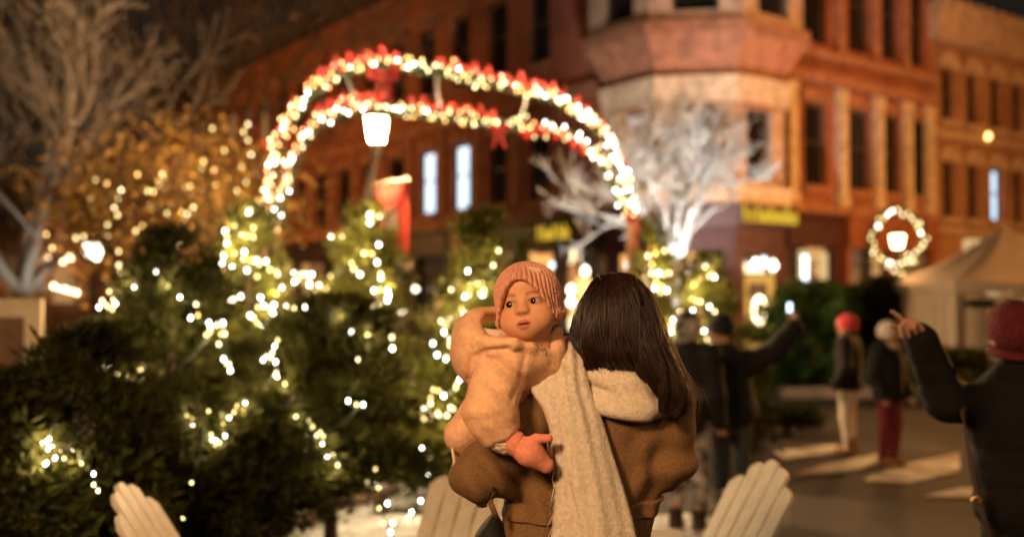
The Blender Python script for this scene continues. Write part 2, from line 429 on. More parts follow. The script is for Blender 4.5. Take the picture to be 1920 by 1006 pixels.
rf = MB(); rf.box((-LEN-.3, -.6, HT), (-2.9, .6, HT+.75), ML); rf.box((.6, 2.9, 12.0), (11, LEN, 12.75)); rf.build('roof', M['roof'], B)
for i, t in enumerate(cols):
    p = 'win_blue' if i in (2, 3) else ('glass_dark')
    window(B, ML, -t, 4.3, ww, 2.15, p, label='blue white lit sash window' if i in (2, 3) else None)
    p = {10: 'win_warm', 12: 'win_warm', 11: 'win_faint', 13: 'win_faint', 14: 'win_faint', 9: 'glass_dark'}.get(i, 'glass_dark')
    window(B, ML, -t, 8.3, ww, 2.3, p)
for c in rc:
    window(B, IDM, c, 4.5, 1.0, 2.25, 'glass_dark'); window(B, IDM, c, 8.4, 1.0, 2.6, 'glass_dark', sill=False)
# shopfronts: fascia over recessed glazing between dark piers
def shop(u0, u1, Mx, parent, paint, bays, zt=3.72, zf=2.85, fascia=True):
    mb = MB(); mb.box((u0, -.25, zf), (u1, .35, zt), Mx)
    if fascia: mb.box((u0, -.5, zt-.12), (u1, -.253, zt-.002), Mx)
    n = len(bays); L = (u1-u0)/n
    for i in range(n+1):
        x = u0+L*i; a, b = max(u0, x-.16), min(u1, x+.16); mb.box((a, -.14, 0), (b, .36, zf-.002), Mx)
    for i in range(n):
        if bays[i][1] > 0: mb.box((u0+L*i+.163, -.05, 0), (u0+L*(i+1)-.163, .3, bays[i][1]), Mx)
    mb.box((u0, .9, 0), (u1, 1.0, zt), Mx)
    mb.build('shopfront', M[paint], parent)
    for i, (pm, st) in enumerate(bays):
        a, b = u0+L*i+.165, u0+L*(i+1)-.165
        fr = MB(); z0 = st+.003
        fr.box((a, .05, z0), (a+.07, .14, zf-.004), Mx); fr.box((b-.07, .05, z0), (b, .14, zf-.004), Mx)
        fr.box((a+.07, .05, zf-.5), (b-.07, .13, zf-.43), Mx); fr.box((a+.07, .05, z0), (b-.07, .13, z0+.08), Mx)
        o = fr.build('shop_window', M['frame_dark'], parent)
        pn = MB(); pn.box((a+.02, .16, z0+.02), (b-.02, .2, zf-.02), Mx); pn.build('pane', M[pm], o)
shop(-10.6, -3.3, ML, B, 'shop_dark', [('shop_dim', .5), ('shop_lit', .5), ('shop_lit', .6), ('shop_lit', .5)])
shop(-19.5, -10.8, ML, B, 'shop_dark', [('shop_dim', .1), ('shop_dim', .6), ('shop_dim', .1), ('shop_dim', .5)])
shop(-43, -19.7, ML, B, 'shop_dark', [('shop_dim', .6)]*7)
shop(3.3, 5.5, IDM, B, 'shop_plum', [('shop_dim', .3)])
shop(5.9, RLEN, IDM, B, 'brick', [('shop_dim', 1.0), ('shop_dim', 1.0)], fascia=False)
# plum shopfront wrapped round the corner bay
ps = MB()
for k in (-2, -1, 0, 1, 2):
    Mk = octm(k, AP+.02)
    opn = [(.0, 2.55, [(-.6, .6)])] if k == 1 else [(.75, 2.6, [(-.62, .62)])]
    facade(ps, Mk, -hw-.01, hw+.01, 0, 3.2, opn, .25)
oct_ring(ps, AP+.22, AP+.3, 3.2, 3.74)
ps.build('corner_shopfront', M['shop_plum'], B)
for k in (-2, -1, 0, 2):
    Mk = octm(k, AP+.02); fr = MB()
    fr.box((-.62, .08, .75), (-.55, .15, 2.6), Mk); fr.box((.55, .08, .75), (.62, .15, 2.6), Mk); fr.box((-.55, .08, 2.1), (.55, .14, 2.16), Mk)
    o = fr.build('shop_window', M['frame_dark'], B)
    pn = MB(); pn.box((-.6, .16, .77), (.6, .2, 2.58), Mk); pn.build('pane', M['shop_lit'], o)
Mk = octm(1, AP+.02)
d = MB(); d.box((-.58, .08, .02), (-.36, .15, 2.05), Mk); d.box((.36, .08, .02), (.58, .15, 2.05), Mk); d.box((-.36, .08, .02), (.36, .15, .62), Mk); d.box((-.36, .08, 1.85), (.36, .15, 2.05), Mk)
dr = d.build('door', M['door_lit'], B); dr['label'] = 'yellow lit shop door with a wreath in its glass'
pn = MB(); pn.box((-.35, .11, .63), (.35, .13, 1.84), Mk); pn.build('pane', M['shop_dim'], dr)
tr = MB(); tr.box((-.58, .1, 2.1), (.58, .14, 2.52), Mk); tr.build('transom', M['shop_lit'], B)
wr = MB()
for k in range(12):
    a = 2*PI*k/12; wr.lathe([(.01, -.05), (.05, 0), (.01, .05)], 6, (.2*math.cos(a), .06, 1.2+.3*math.sin(a)), Mk)
wr.build('wreath_bulb', M['bulb_warm'], dr)
# cream panel on the left shop, blade letters
pnl = MB(); pnl.box((-10.3, -.33, 1.15), (-9.0, -.26, 3.55), ML); pnl.build('cream_panel', M['cream_stone'], B)
def lettering(parent, Mx, u0, u1, z0, h, m, seed):
    r = random.Random(seed); mb = MB(); u = u0
    while u < u1-.12:
        wd = r.uniform(.13, .22); st = .055
        k = r.choice('nolbta')
        if r.random() < .12: u += .12; continue
        hh = h if k in 'lbt' or u == u0 else h*.66
        mb.box((u, 0, z0), (u+st, .04, z0+hh), Mx)
        if k in 'nob': mb.box((u+wd-st, 0, z0), (u+wd, .04, z0+h*.62), Mx); mb.box((u+st, 0, z0+h*.5), (u+wd-st, .04, z0+h*.66), Mx)
        if k in 'oab': mb.box((u+st, 0, z0), (u+wd-st, .04, z0+h*.15), Mx)
        if k == 't': mb.box((u+st, 0, z0+h*.6), (u+wd-st, .04, z0+h*.75), Mx)
        if k == 'a': mb.box((u+st, 0, z0+h*.3), (u+wd-st, .04, z0+h*.62), Mx)
        u += wd+.06
    mb.build('sign_lettering', m, parent)
lettering(B, ML @ Matrix.Translation((0, -.32, 0)), -5.75, -4.25, 3.12, .4, M['sign_letters'], 3)
lettering(B, octm(1, AP+.36), -1.0, .95, 3.3, .42, M['sign_letters'], 5)
# shop lamps behind the glass
sl = MB(); rr = random.Random(4)
lampmesh = MB().lathe([(.02, -.1), (.085, -.06), (.1, .02), (.05, .1), (.02, .14)], 8)
LMW = mesh('shop_lamp', lampmesh.V, lampmesh.F, M['shop_spot']); LMB = mesh('shop_lamp', lampmesh.V, lampmesh.F, M['shop_blue'])
for (u, z, me) in [(-3.9, 2.2, LMW), (-4.5, 1.7, LMW), (-4.5, 1.35, LMW), (-5.3, 2.4, LMB), (-6.2, 2.15, LMW), (-6.9, 1.6, LMW), (-7.6, 1.2, LMW), (-8.3, 1.9, LMW), (-12.9, 1.75, LMW), (-13.9, 1.0, LMW)]:
    q = ML @ Vector((u, -.1, z)); child('shop_lamp', me, B, q)
for k, u, z, me in [(1, -.3, 2.3, LMW), (1, .0, 2.36, LMB), (1, .35, 2.28, LMW), (0, -.3, 2.2, LMW), (0, .3, 2.3, LMW), (0, .3, 1.9, LMW), (-1, 0, 2.3, LMB), (-1, .3, 1.8, LMW), (-1, -.3, 1.5, LMW)]:
    q = octm(k, AP+.05) @ Vector((u, -.05, z)); child('shop_lamp', me, B, q)
gw = MB(); gw.box((3.75, -.2, 1.5), (4.15, -.17, 2.75)); gw.box((4.6, -.2, 1.6), (4.95, -.17, 2.7)); gw.build('lit_panel', M['glow_wall'], B)
gb = MB(); gb.box((3.85, -.24, 1.7), (4.05, -.205, 2.6)); gb.build('lit_display', M['shop_blue'], B)

# --- neighbour on the right
R0 = RLEN+.05
off = Matrix.Translation((0, 0, 0))
loc2 = np.array([CX, CY, 0])+np.array([math.cos(RZ), math.sin(RZ), 0])*R0
B2 = thing('tan_building', 'tan brick block with arched windows and a pale bracketed cornice', 'building', loc2, RZ)
wl = MB(); n2 = 9; c2 = [.95+1.42*k for k in range(n2)]; L2 = 14
facade(wl, IDM, 0, L2, 3.4, 9.3, [(3.95, 5.65, [(c-.36, c+.36) for c in c2]), (6.95, 8.55, [(c-.36, c+.36) for c in c2])])
facade(wl, IDM, 0, L2, 0, 3.4, [(.5, 2.6, [(3.0, 5.2), (6.4, 8.8), (9.6, 12)])])
wl.box((0, .4, 0), (L2, 9, 9.2))
wl.build('wall', M['brick2'], B2)
co = MB(); co.box((-.1, -.3, 9.3), (L2, .3, 9.42)); co.box((-.15, -.38, 9.425), (L2, .3, 10.25)); co.box((-.2, -.5, 10.255), (L2, .3, 10.4))
for k in range(22): co.box((k*.64, -.5, 10.405), (k*.64+.3, -.1, 10.58))
for k in range(22): co.box((k*.64, -.48, 9.9), (k*.64+.2, -.385, 10.25))
co.box((-.05, -.14, 6.35), (L2, -.003, 6.6)); co.box((-.05, -.2, 3.4), (L2, -.003, 3.62))
co.build('cornice', M['stone'], B2)
rf = MB(); rf.box((0, .35, 9.25), (L2, 9, 10.2)); rf.build('roof', M['roof'], B2)
for i, c in enumerate(c2):
    window(B2, IDM, c, 3.95, .72, 1.7, 'win_blue' if i == 2 else 'glass_dark', arch=True, trim='stone', label='arched window lit blue white' if i == 2 else None)
    window(B2, IDM, c, 6.95, .72, 1.6, 'glass_dark', arch=True, trim='stone')
for a, b in ((3.0, 5.2), (6.4, 8.8), (9.6, 12)):
    fr = MB(); fr.box((a, .1, .5), (a+.08, .2, 2.6)); fr.box((b-.08, .1, .5), (b, .2, 2.6)); fr.box((a+.08, .1, 2.0), (b-.08, .18, 2.07)); o = fr.build('shop_window', M['frame_dark'], B2)
    pn = MB(); pn.box((a+.05, .21, .52), (b-.05, .25, 2.58)); pn.build('pane', M['shop_lit'], o)
sg = MB(); sg.box((1.7, -.12, 2.8), (3.7, -.005, 3.3)); sg.build('sign_board', M['glow_wall'], B2)
lettering(B2, Matrix.Translation((0, -.165, 0)), 1.85, 3.55, 2.92, .26, M['frame_dark'], 9)
sl2 = MB(); sl2.lathe([(.02, -.1), (.09, 0), (.02, .12)], 8, (2.9, -.2, 6.6)); sl2.build('wall_lamp', M['bulb_gold'], B2)

# --- small lit house at the left edge
p = W(115, 560, 24)
B3 = thing('small_building', 'low gold-lit wooden house outlined with warm string bulbs at the left', 'building', (p[0]-.3, 24.2, 0), math.radians(-8))
h = MB(); facade(h, IDM, -2.6, 2.2, 0, 3.0, [(1.35, 2.25, [(-.75, .6)])], .2); h.box((-2.6, .5, 0), (2.2, 4, 2.95)); h.build('wall', M['brick2'], B3)
r_ = MB(); r_.prism([(-3.0, 3.0), (2.6, 3.0), (2.2, 3.35), (-.2, 4.3), (-2.7, 3.35)], -.3, 4.2); r_.build('roof', M['roof'], B3)
f_ = MB(); f_.box((-.75, .05, 1.35), (-.68, .12, 2.25)); f_.box((.53, .05, 1.35), (.6, .12, 2.25)); f_.box((-.68, .05, 1.78), (.53, .11, 1.83)); fo = f_.build('window', M['frame_dark'], B3)
p_ = MB(); p_.box((-.7, .13, 1.37), (.55, .16, 2.23)); p_.build('pane', M['win_warm'], fo)
bm = MB().lathe([(.02, -.09), (.07, -.05), (.08, .02), (.02, .1)], 8); bme = mesh('bulb', bm.V, bm.F, M['bulb_warm']); bmw = mesh('bulb', [(x*.6, y*.6, z*.6) for x, y, z in bm.V], bm.F, M['bulb_warm'])
eq = [(-.7+.17*k, 2.42) for k in range(8)]+[(-.83, 2.25-.2*k) for k in range(7)]
for x, z in eq: child('bulb', bme, B3, (x, -.12, z))
for k in range(5): child('bulb', bmw, B3, (.1+.15*k, -.12, 1.78-.04*k))
# --- dark house with porch lamp far left
p = W(-120, 520, 22)
B4 = thing('dark_house', 'dark gabled house at the left edge with one amber porch lamp', 'building', (-14.2, 22.5, 0), 0)
h = MB(); h.box((-4, 0, 0), (3.0, 5, 3.2)); h.build('wall', M['wood_brown'], B4)
r_ = MB(); r_.prism([(-4.3, 3.2), (3.3, 3.2), (-.5, 5.4)], -.4, 5.2); r_.build('roof', M['roof'], B4)
q = W(22, 521, 22.3); lm = MB(); lm.lathe([(.03, -.14), (.12, -.1), (.14, .1), (.05, .16)], 8, q); lm.build('porch_lamp', M['bulb_warm'], B4, world=True)
# ------------------------------------------------------------------ conifers
TREES = {}
def conifer(key, label, apex, Y, width_px, m='needle', seed=0, n=4200, name='christmas_tree', group='cut christmas trees in the lot', lean=(0, 0), power=.85, zb=.16, size=1.0, trunk_r=.045):
    r = np.random.default_rng(seed)
    A = W(apex[0], apex[1], Y); h = A[2]; R = width_px/2/F*Y
    root = thing(name, label, 'tree', (A[0]-lean[0], Y-lean[1], 0), 0, group); n = int(n*1.7)
    nb = int(95+h*20)
    zf = 1-(1-r.random(nb))**.75*(1-zb/h*.6) if False else r.random(nb)**1.25
    z0 = zb+(h-zb)*zf*.97
    ang = r.random(nb)*2*PI
    prof = (1-zf)**power
    L = R*prof*r.uniform(.62, 1.12, nb)+.05
    # lumpy sectors so that the outline is uneven
    L *= 1+.16*np.sin(ang*3+seed+z0*4)+.1*np.sin(ang*5-z0*7+seed)
    bi = r.integers(0, nb, n) if False else r.choice(nb, n, p=(L+.04)/np.sum(L+.04))
    s = r.uniform(.08, 1, n)**.62
    rise = .30+.25*zf[bi]
    rad = s*L[bi]
    P = np.stack([np.cos(ang[bi])*rad, np.sin(ang[bi])*rad, z0[bi]+rad*rise-.35*rad*s*(1-zf[bi])], 1)
    P += r.normal(0, .028*size, (n, 3))*(1+s[:, None])
    P[:, 2] = np.clip(P[:, 2], .05, h-.05)
    P[:, 0] += lean[0]*P[:, 2]/h; P[:, 1] += lean[1]*P[:, 2]/h
    out = np.stack([np.cos(ang[bi]), np.sin(ang[bi]), .25+.8*zf[bi]], 1)
    V = []; Q = []
    for j in range(3):
        d = out+r.normal(0, .62, (n, 3)); d /= np.linalg.norm(d, axis=1)[:, None]
        l = r.uniform(.045, .115, n)*size; side = np.cross(d, r.normal(0, 1, (n, 3))); side /= np.linalg.norm(side, axis=1)[:, None]+1e-6
        wd = l*r.uniform(.07, .14, n)
        q = np.stack([P, P+d*(l*.45)[:, None]+side*wd[:, None], P+d*l[:, None], P+d*(l*.45)[:, None]-side*wd[:, None]], 1)
        V.append(q.reshape(-1, 3))
    # leader
    V = np.concatenate(V); Q = np.arange(len(V)).reshape(-1, 4)
    c = mk('crown', V, Q, M[m], root, world=False)
    t = MB(); t.tube([(0, 0, 0), (lean[0]*.5, lean[1]*.5, h*.5), (lean[0], lean[1], h+.03)], [trunk_r, trunk_r*.6, .008], 8)
    for k in range(0, nb, 3):
        t.tube([(lean[0]*z0[k]/h, lean[1]*z0[k]/h, z0[k]), (lean[0]*z0[k]/h+math.cos(ang[k])*L[k]*.8, lean[1]*z0[k]/h+math.sin(ang[k])*L[k]*.8, z0[k]+L[k]*.2)], [.009, .004], 4)
    t.build('trunk', M['bark'], root)
    TREES[key] = (A[0], Y, h, R, power, zb)
    return root
def on_tree(key, px, py, push=1.12):
    X, Y, h, R, pw, zb = TREES[key]
    y = Y-.3
    for _ in range(4):
        p = W(px, py, y)
        r = R*max(0.02, 1-(p[2]-zb)/(h-zb))**pw+.05 if p[2] < h else .05
        dx = p[0]-X
        y = Y-math.sqrt(max(r*r-dx*dx, .0))*push
    return W(px, py, y)

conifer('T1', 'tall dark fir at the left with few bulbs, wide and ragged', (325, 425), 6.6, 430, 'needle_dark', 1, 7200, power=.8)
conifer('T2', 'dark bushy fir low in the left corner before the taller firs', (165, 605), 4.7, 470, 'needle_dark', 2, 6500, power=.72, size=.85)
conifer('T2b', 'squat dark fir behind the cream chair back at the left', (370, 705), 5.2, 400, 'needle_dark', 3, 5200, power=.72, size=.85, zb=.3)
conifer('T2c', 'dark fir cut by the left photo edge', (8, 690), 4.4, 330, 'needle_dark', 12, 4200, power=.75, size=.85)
conifer('T3', 'slim bright green fir thick with white bulbs near the arch foot', (466, 378), 8.3, 290, 'needle', 4, 6000, power=.75)
conifer('T4', 'tall fir under the street lantern with bulbs down one side', (690, 378), 8.6, 270, 'needle', 5, 6000, power=.8)
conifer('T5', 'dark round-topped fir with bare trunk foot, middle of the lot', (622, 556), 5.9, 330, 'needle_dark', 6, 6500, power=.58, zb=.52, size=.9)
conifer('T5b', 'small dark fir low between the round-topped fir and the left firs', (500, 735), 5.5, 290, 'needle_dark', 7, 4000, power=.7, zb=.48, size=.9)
conifer('T6', 'slender fir with bulbs just left of the toddler', (906, 388), 7.6, 330, 'needle', 8, 6200, power=.85)
conifer('T7', 'thin plain fir tip showing behind the toddler hat', (966, 432), 10.5, 150, 'needle_dark', 9, 2200, power=.9)
conifer('T8', 'fir with bulbs seen between the long haired woman and the door', (1320, 470), 9.2, 270, 'needle', 10, 4500, power=.85)
conifer('T9', 'thin pale fir under the red bow right of the arch', (1224, 400), 10.2, 190, 'needle', 11, 3000, power=.9)
conifer('K1', 'vivid green full fir on the far kerb without bulbs', (1512, 530), 16.6, 215, 'needle_bright', 21, 6000, group='firs on the far kerb', power=.55, size=1.5)
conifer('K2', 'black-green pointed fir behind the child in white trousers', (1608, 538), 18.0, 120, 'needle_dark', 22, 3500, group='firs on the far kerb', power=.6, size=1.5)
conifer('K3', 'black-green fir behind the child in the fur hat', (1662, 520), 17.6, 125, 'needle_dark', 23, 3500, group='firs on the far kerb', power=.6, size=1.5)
conifer('K4', 'low green fir bush before the tent wall', (1778, 655), 14.8, 130, 'needle', 24, 2200, group='firs on the far kerb', power=.5, size=1.3)
conifer('K5', 'low dark fir sprig on the road edge beside the man with the phone', (1478, 762), 11.3, 95, 'needle_dark', 25, 1400, group=None, power=.5, size=1.0)
conifer('KL', 'black fir mass at the far left edge under the pale bare tree', (8, 345), 27, 150, 'needle_dark', 26, 4000, group=None, name='fir_tree', power=.6, size=1.6)

# ------------------------------------------------------------------ bare trees
def bare_tree(name, label, base, h, m, seed, fork=.3, spread=.7, levels=5, r0=.12, kids=(3, 4), leaves=None, nleaf=0, leafsize=.06, up=.25, arms=6, ts=(.35, .75), limb=.5):
    r = np.random.default_rng(seed)
    root = thing(name, label, 'tree', base); mb = MB(); tips = []
    def grow(p, d, L, rad, lev):
        pts = [p]; n = 4 if lev < 3 else 3; rd = [rad]
        for i in range(n):
            d = d+r.normal(0, .16, 3)+np.array([0, 0, up*.25]); d /= np.linalg.norm(d); p = p+d*L/n; pts.append(p); rd.append(max(.0075, rad*(1-.42*(i+1)/n)))
        mb.tube(pts, rd, 6 if lev < 2 else (4 if lev < 4 else 3), cap=False)
        if lev >= levels: tips.append(p); return
        if lev >= levels-1: tips.append(pts[-2])
        for k in range(r.integers(kids[0], kids[1]+1)):
            a = r.normal(0, spread, 3); a -= d*np.dot(a, d); nd = d+a; nd /= np.linalg.norm(nd)
            q = pts[-1] if k < 2 else pts[r.integers(1, len(pts)-1)]
            grow(q, nd, L*r.uniform(.6, .82), rd[-1]*r.uniform(.55, .8), lev+1)
    fz = h*fork
    mb.tube([(0, 0, 0), (.02, 0, fz*.5), (0, .02, fz)], [r0*1.25, r0, r0*.95], 9)
    for k in range(arms):
        a = 2*PI*k/arms+r.uniform(-.3, .3); t = r.uniform(*ts)
        grow(np.array([0, 0, fz-.08*r0]), np.array([math.cos(a)*t, math.sin(a)*t, 1-.25*t]), h*.30*(.70 if levels == 6 else 1), r0*limb, 1)
    mb.build('trunk', M[m], root, smooth=True)
    if leaves and nleaf:
        T = np.array(tips); P = T[r.integers(0, len(T), nleaf)]+r.normal(0, .16, (nleaf, 3))
        d = r.normal(0, 1, (nleaf, 3)); d /= np.linalg.norm(d, axis=1)[:, None]; s = np.cross(d, r.normal(0, 1, (nleaf, 3))); s /= np.linalg.norm(s, axis=1)[:, None]
        l = (leafsize*r.uniform(.6, 1.4, nleaf))[:, None]
        V = np.stack([P, P+d*l*.5+s*l*.35, P+d*l, P+d*l*.5-s*l*.35], 1).reshape(-1, 3)
        mk('crown', V, np.arange(len(V)).reshape(-1, 4), M[leaves], root, world=False)
    return root
p = W(1272, 500, 14.5)
bare_tree('bare_tree', 'leafless vase-shaped tree floodlit white before the corner bay', (p[0], 14.5, 0), 3.9, 'bark_pale', 31, fork=.53, spread=.5, levels=6, r0=.12, arms=10, ts=(.3, .75), up=.5, limb=.44, kids=(2, 4))
p = W(45, 500, 15)
bare_tree('bare_tree', 'pale leafless tree lit from below at the left edge', (p[0], 15, 0), 6.6, 'bark_pale', 32, fork=.24, spread=.6, levels=5, r0=.15, arms=6, ts=(.3, 1.0), limb=.62)
p = W(48, 500, 19)
bare_tree('bare_tree', 'greyer leafless tree close behind the pale tree at the left', (p[0], 19, 0), 8.2, 'bark', 33, fork=.3, spread=.6, levels=5, r0=.14, arms=5, leaves='leaf_rust', nleaf=700, leafsize=.12)
p = W(310, 500, 23)
bare_tree('tall_tree', 'tall rust-leaved tree rising before the dark roof', (p[0], 23, 0), 11.5, 'bark', 34, fork=.28, spread=.6, levels=5, r0=.2, arms=5, leaves='leaf_rust', nleaf=1300, leafsize=.16)
p = W(430, 500, 27)
bare_tree('tall_tree', 'thinner rust-leaved tree against the brick wall', (p[0], 27, 0), 12.0, 'bark', 35, fork=.3, spread=.55, levels=5, r0=.18, arms=4, leaves='leaf_rust', nleaf=350, leafsize=.16)
p = W(245, 500, 14)
GT1 = bare_tree('golden_tree', 'small golden-leaved tree strung with amber bulbs beside the globe lamp', (p[0], 14.0, 0), 3.45, 'bark', 36, fork=.3, spread=.7, levels=5, r0=.07, arms=6, leaves='leaf_gold', nleaf=3200, leafsize=.085)
p = W(395, 500, 15.5)
GT2 = bare_tree('golden_tree', 'golden-leaved tree strung with amber bulbs under the upper lit windows', (p[0], 15.5, 0), 3.9, 'bark', 37, fork=.3, spread=.7, levels=5, r0=.07, arms=6, leaves='leaf_gold', nleaf=3600, leafsize=.085)

# ------------------------------------------------------------------ string lights
def bulb_mesh(r, m):
    mb = MB().lathe([(r*.15, -r*1.2), (r*.75, -r*.75), (r, 0), (r*.7, r*.8), (r*.4, r*1.15), (r*.4, r*1.6)], 7)
    return mesh('bulb', mb.V, mb.F, M[m], True)
BM = {}
def bm_get(r, m):
    k = (round(r, 4), m)
    if k not in BM: BM[k] = bulb_mesh(r, m)
    return BM[k]
def light_string(label, pts, kinds, r, group=None, order=True, sag=.02, glow=0):
    pts = [np.array(p, float) for p in pts]
    idx = list(range(len(pts)))
    if order and len(pts) > 2:                       # nearest neighbour walk from the top
        left = set(idx); cur = max(idx, key=lambda i: pts[i][2]); path = [cur]; left.discard(cur)
        while left:
            nx = min(left, key=lambda i: np.linalg.norm(pts[i]-pts[cur])); path.append(nx); left.discard(nx); cur = nx
    else: path = idx
    root = thing('light_string', label, 'string lights', pts[path[0]], 0, group)
    line = []
    for a, b in zip(path[:-1], path[1:]):
        line += [pts[a]+[0, .012, r*1.5], (pts[a]+pts[b])/2+[0, .02, -sag+r]]
    line.append(pts[path[-1]]+[0, .012, r*1.5])
    mb = MB(); mb.tube(line, .0035, 4); mb.build('wire', M['wire'], root, world=True)
    for j, i in enumerate(path):
        k = kinds[i] if isinstance(kinds, list) else kinds
        child('bulb', bm_get(r, k), root, pts[i]-pts[path[0]])
        if glow and j % 4 == 1:
            lo_ = light('POINT', pts[i]-pts[path[0]]+[0, -.045, .01], glow, (1, .74, .4), .03); lo_.parent = root; lo_.name = 'bulb_light'
    return root
def kinds_for(n, seed, mix=('bulb_white',)*5+('bulb_warm',)*2+('bulb_olive',)*2):
    r = random.Random(seed); return [r.choice(mix) for _ in range(n)]
def string_on(key, label, pix, seed, r=.018, mix=None, group='string lights on the lot firs'):
    rr = random.Random(seed*7+1); px_ = list(pix)
    for i, a in enumerate(pix):
        nb_ = sorted((b for b in pix if b != a), key=lambda b: math.hypot(a[0]-b[0], a[1]-b[1]))[:2]
        for b in nb_:
            if 14 < math.hypot(a[0]-b[0], a[1]-b[1]) < 75 and rr.random() < .45: px_.append(((a[0]+b[0])/2+rr.gauss(0, 4), (a[1]+b[1])/2+rr.gauss(0, 5)+3))
    px_ = px_[:99]; pts = [on_tree(key, *q) for q in px_]
    r *= .52
    return light_string(label, pts, kinds_for(len(pix), seed, mix or ('bulb_white',)*5+('bulb_warm',)*2+('bulb_olive',)*2)+kinds_for(len(pts)-len(pix), seed+50, ('bulb_warm', 'bulb_olive', 'bulb_olive', 'bulb_gold')), r, group, glow=2.6*(TREES[key][1]/7)**1.6)
c4 = lambda L: [(x/1.66, 400+y/1.66) for x, y in L]
c5 = lambda L: [(380+x/1.66, 400+y/1.66) for x, y in L]
string_on('T1', 'white bulbs down the right flank of the tall dark fir at the left', c4([(308,292),(359,281),(285,380),(285,408),(343,423),(383,518),(505,530),(546,578),(593,325),(650,340),(642,378),(694,340),(700,375),(681,407),(696,453),(706,468),(717,489),(484,182),(418,228),(320,475),(346,485),(430,480),(445,505),(340,243),(560,262),(610,283),(655,352),(455,572),(520,580)]), 1, .016)
string_on('T2', 'cluster of bulbs low on the corner fir', c4([(153,702),(133,714),(150,733),(190,742),(227,741),(165,720),(172,760),(140,780),(145,775),(291,810),(305,862),(192,667),(100,800)]), 2, .011)
string_on('T2b', 'bulbs strung across the squat dark fir', c4([(763,590),(736,598),(713,636),(590,612),(580,628),(610,648),(600,655),(657,688),(660,705),(683,712),(700,692),(672,708),(649,615),(570,946),(596,836)]), 3, .012)
string_on('T3', 'dense white bulbs on the slim bright fir', c5([(70,55),(103,45),(105,18),(158,45),(158,75),(122,70),(65,133),(60,155),(92,167),(127,143),(98,125),(165,148),(197,150),(138,177),(170,197),(212,177),(220,220),(245,230),(64,238),(95,270),(118,258),(180,262),(190,288),(222,285),(219,308),(148,318),(186,345),(130,120),(75,95),(233,190),(18,343),(63,340),(12,378),(68,375),(50,407),(148,-10),(143,0)]), 4, .021)
string_on('T4', 'bulbs spiralling down the tall fir under the lantern', c5([(437,65),(502,125),(463,155),(490,190),(400,195),(543,152),(555,203),(533,240),(579,255),(533,289),(578,352),(590,420),(560,450),(567,507),(575,270),(548,98),(400,70),(520,30),(550,10),(520,5),(284,187),(312,190),(286,213),(333,223),(362,225),(386,235),(342,263),(388,280),(340,190),(575,240),(640,535),(600,555),(625,565),(610,592),(655,530)]), 5, .021)
string_on('T5', 'loose string of bulbs over the round-topped fir', c5([(260,290),(285,295),(318,292),(422,300),(458,332),(463,369),(511,379),(533,425),(483,455),(500,595),(453,583),(256,530),(247,580),(290,632),(330,643),(366,682),(373,719),(388,755),(420,783),(515,355)]), 6, .014)
string_on('T5b', 'short run of bulbs on the small low fir between the trunks', c5([(217,432),(188,456),(213,448),(227,462),(224,413),(233,395),(231,510),(133,592),(105,599),(82,636),(28,688),(30,705),(68,692),(45,712)]), 7, .013)
string_on('T6', 'bulbs down the left flank of the slender fir', c5([(816,260),(773,237),(742,335),(768,326),(751,370),(717,404),(730,440),(757,452),(800,517),(718,548),(750,568),(710,592),(688,608),(788,543),(688,640),(717,628),(735,628),(780,608),(825,180),(770,410),(835,220)])+[(880,553),(905,553),(872,556),(870,588),(905,530),(935,470)], 8, .018)
string_on('T8', 'bulbs on the fir between the woman and the yellow door', [(1297,560),(1313,565),(1299,582),(1330,575),(1262,600),(1258,622),(1284,630),(1285,670),(1300,535),(1340,520),(1322,500),(1345,600),(1290,600),(1275,585),(1320,620),(1250,615),(1335,640)], 9, .019)
string_on('T9', 'bulbs on the thin pale fir under the red bow', [(1235,512),(1255,512),(1222,512),(1228,540),(1250,545),(1215,480),(1246,470)], 10, .026, ('bulb_white', 'bulb_warm'))
# loose tail lying over the rails and snow
g5 = c5([(462,800),(538,795),(512,833),(530,853),(547,853),(541,838),(575,902),(549,917),(563,963),(592,961),(585,990),(630,953),(650,929),(679,893),(700,810),(708,764),(682,730),(553,848),(640,945)])
light_string('tail of bulbs trailing over the snow and timber rails', [W(a, b, 5.3+.0035*(1006-b)) for a, b in g5], kinds_for(len(g5), 11), .007)
# amber bulbs in the golden trees
r = np.random.default_rng(40)
for cx, cy, Y, sx, sy, n, lab in ((250, 395, 13.6, 70, 48, 42, 'amber bulbs scattered through the golden tree beside the globe lamp'), (395, 345, 15.0, 55, 48, 42, 'amber bulbs scattered through the golden tree under the lit windows')):
    P = []
    for k in range(n):
        x = cx+r.normal(0, sx); y = cy+r.normal(0, sy)-(x-cx)*.35; P.append(W(x, y, Y+r.normal(0, .5)))
    light_string(lab, P, kinds_for(n, n+cx, ('bulb_gold', 'bulb_olive', 'bulb_olive', 'bulb_warm')), .016, 'amber strings in the golden trees')

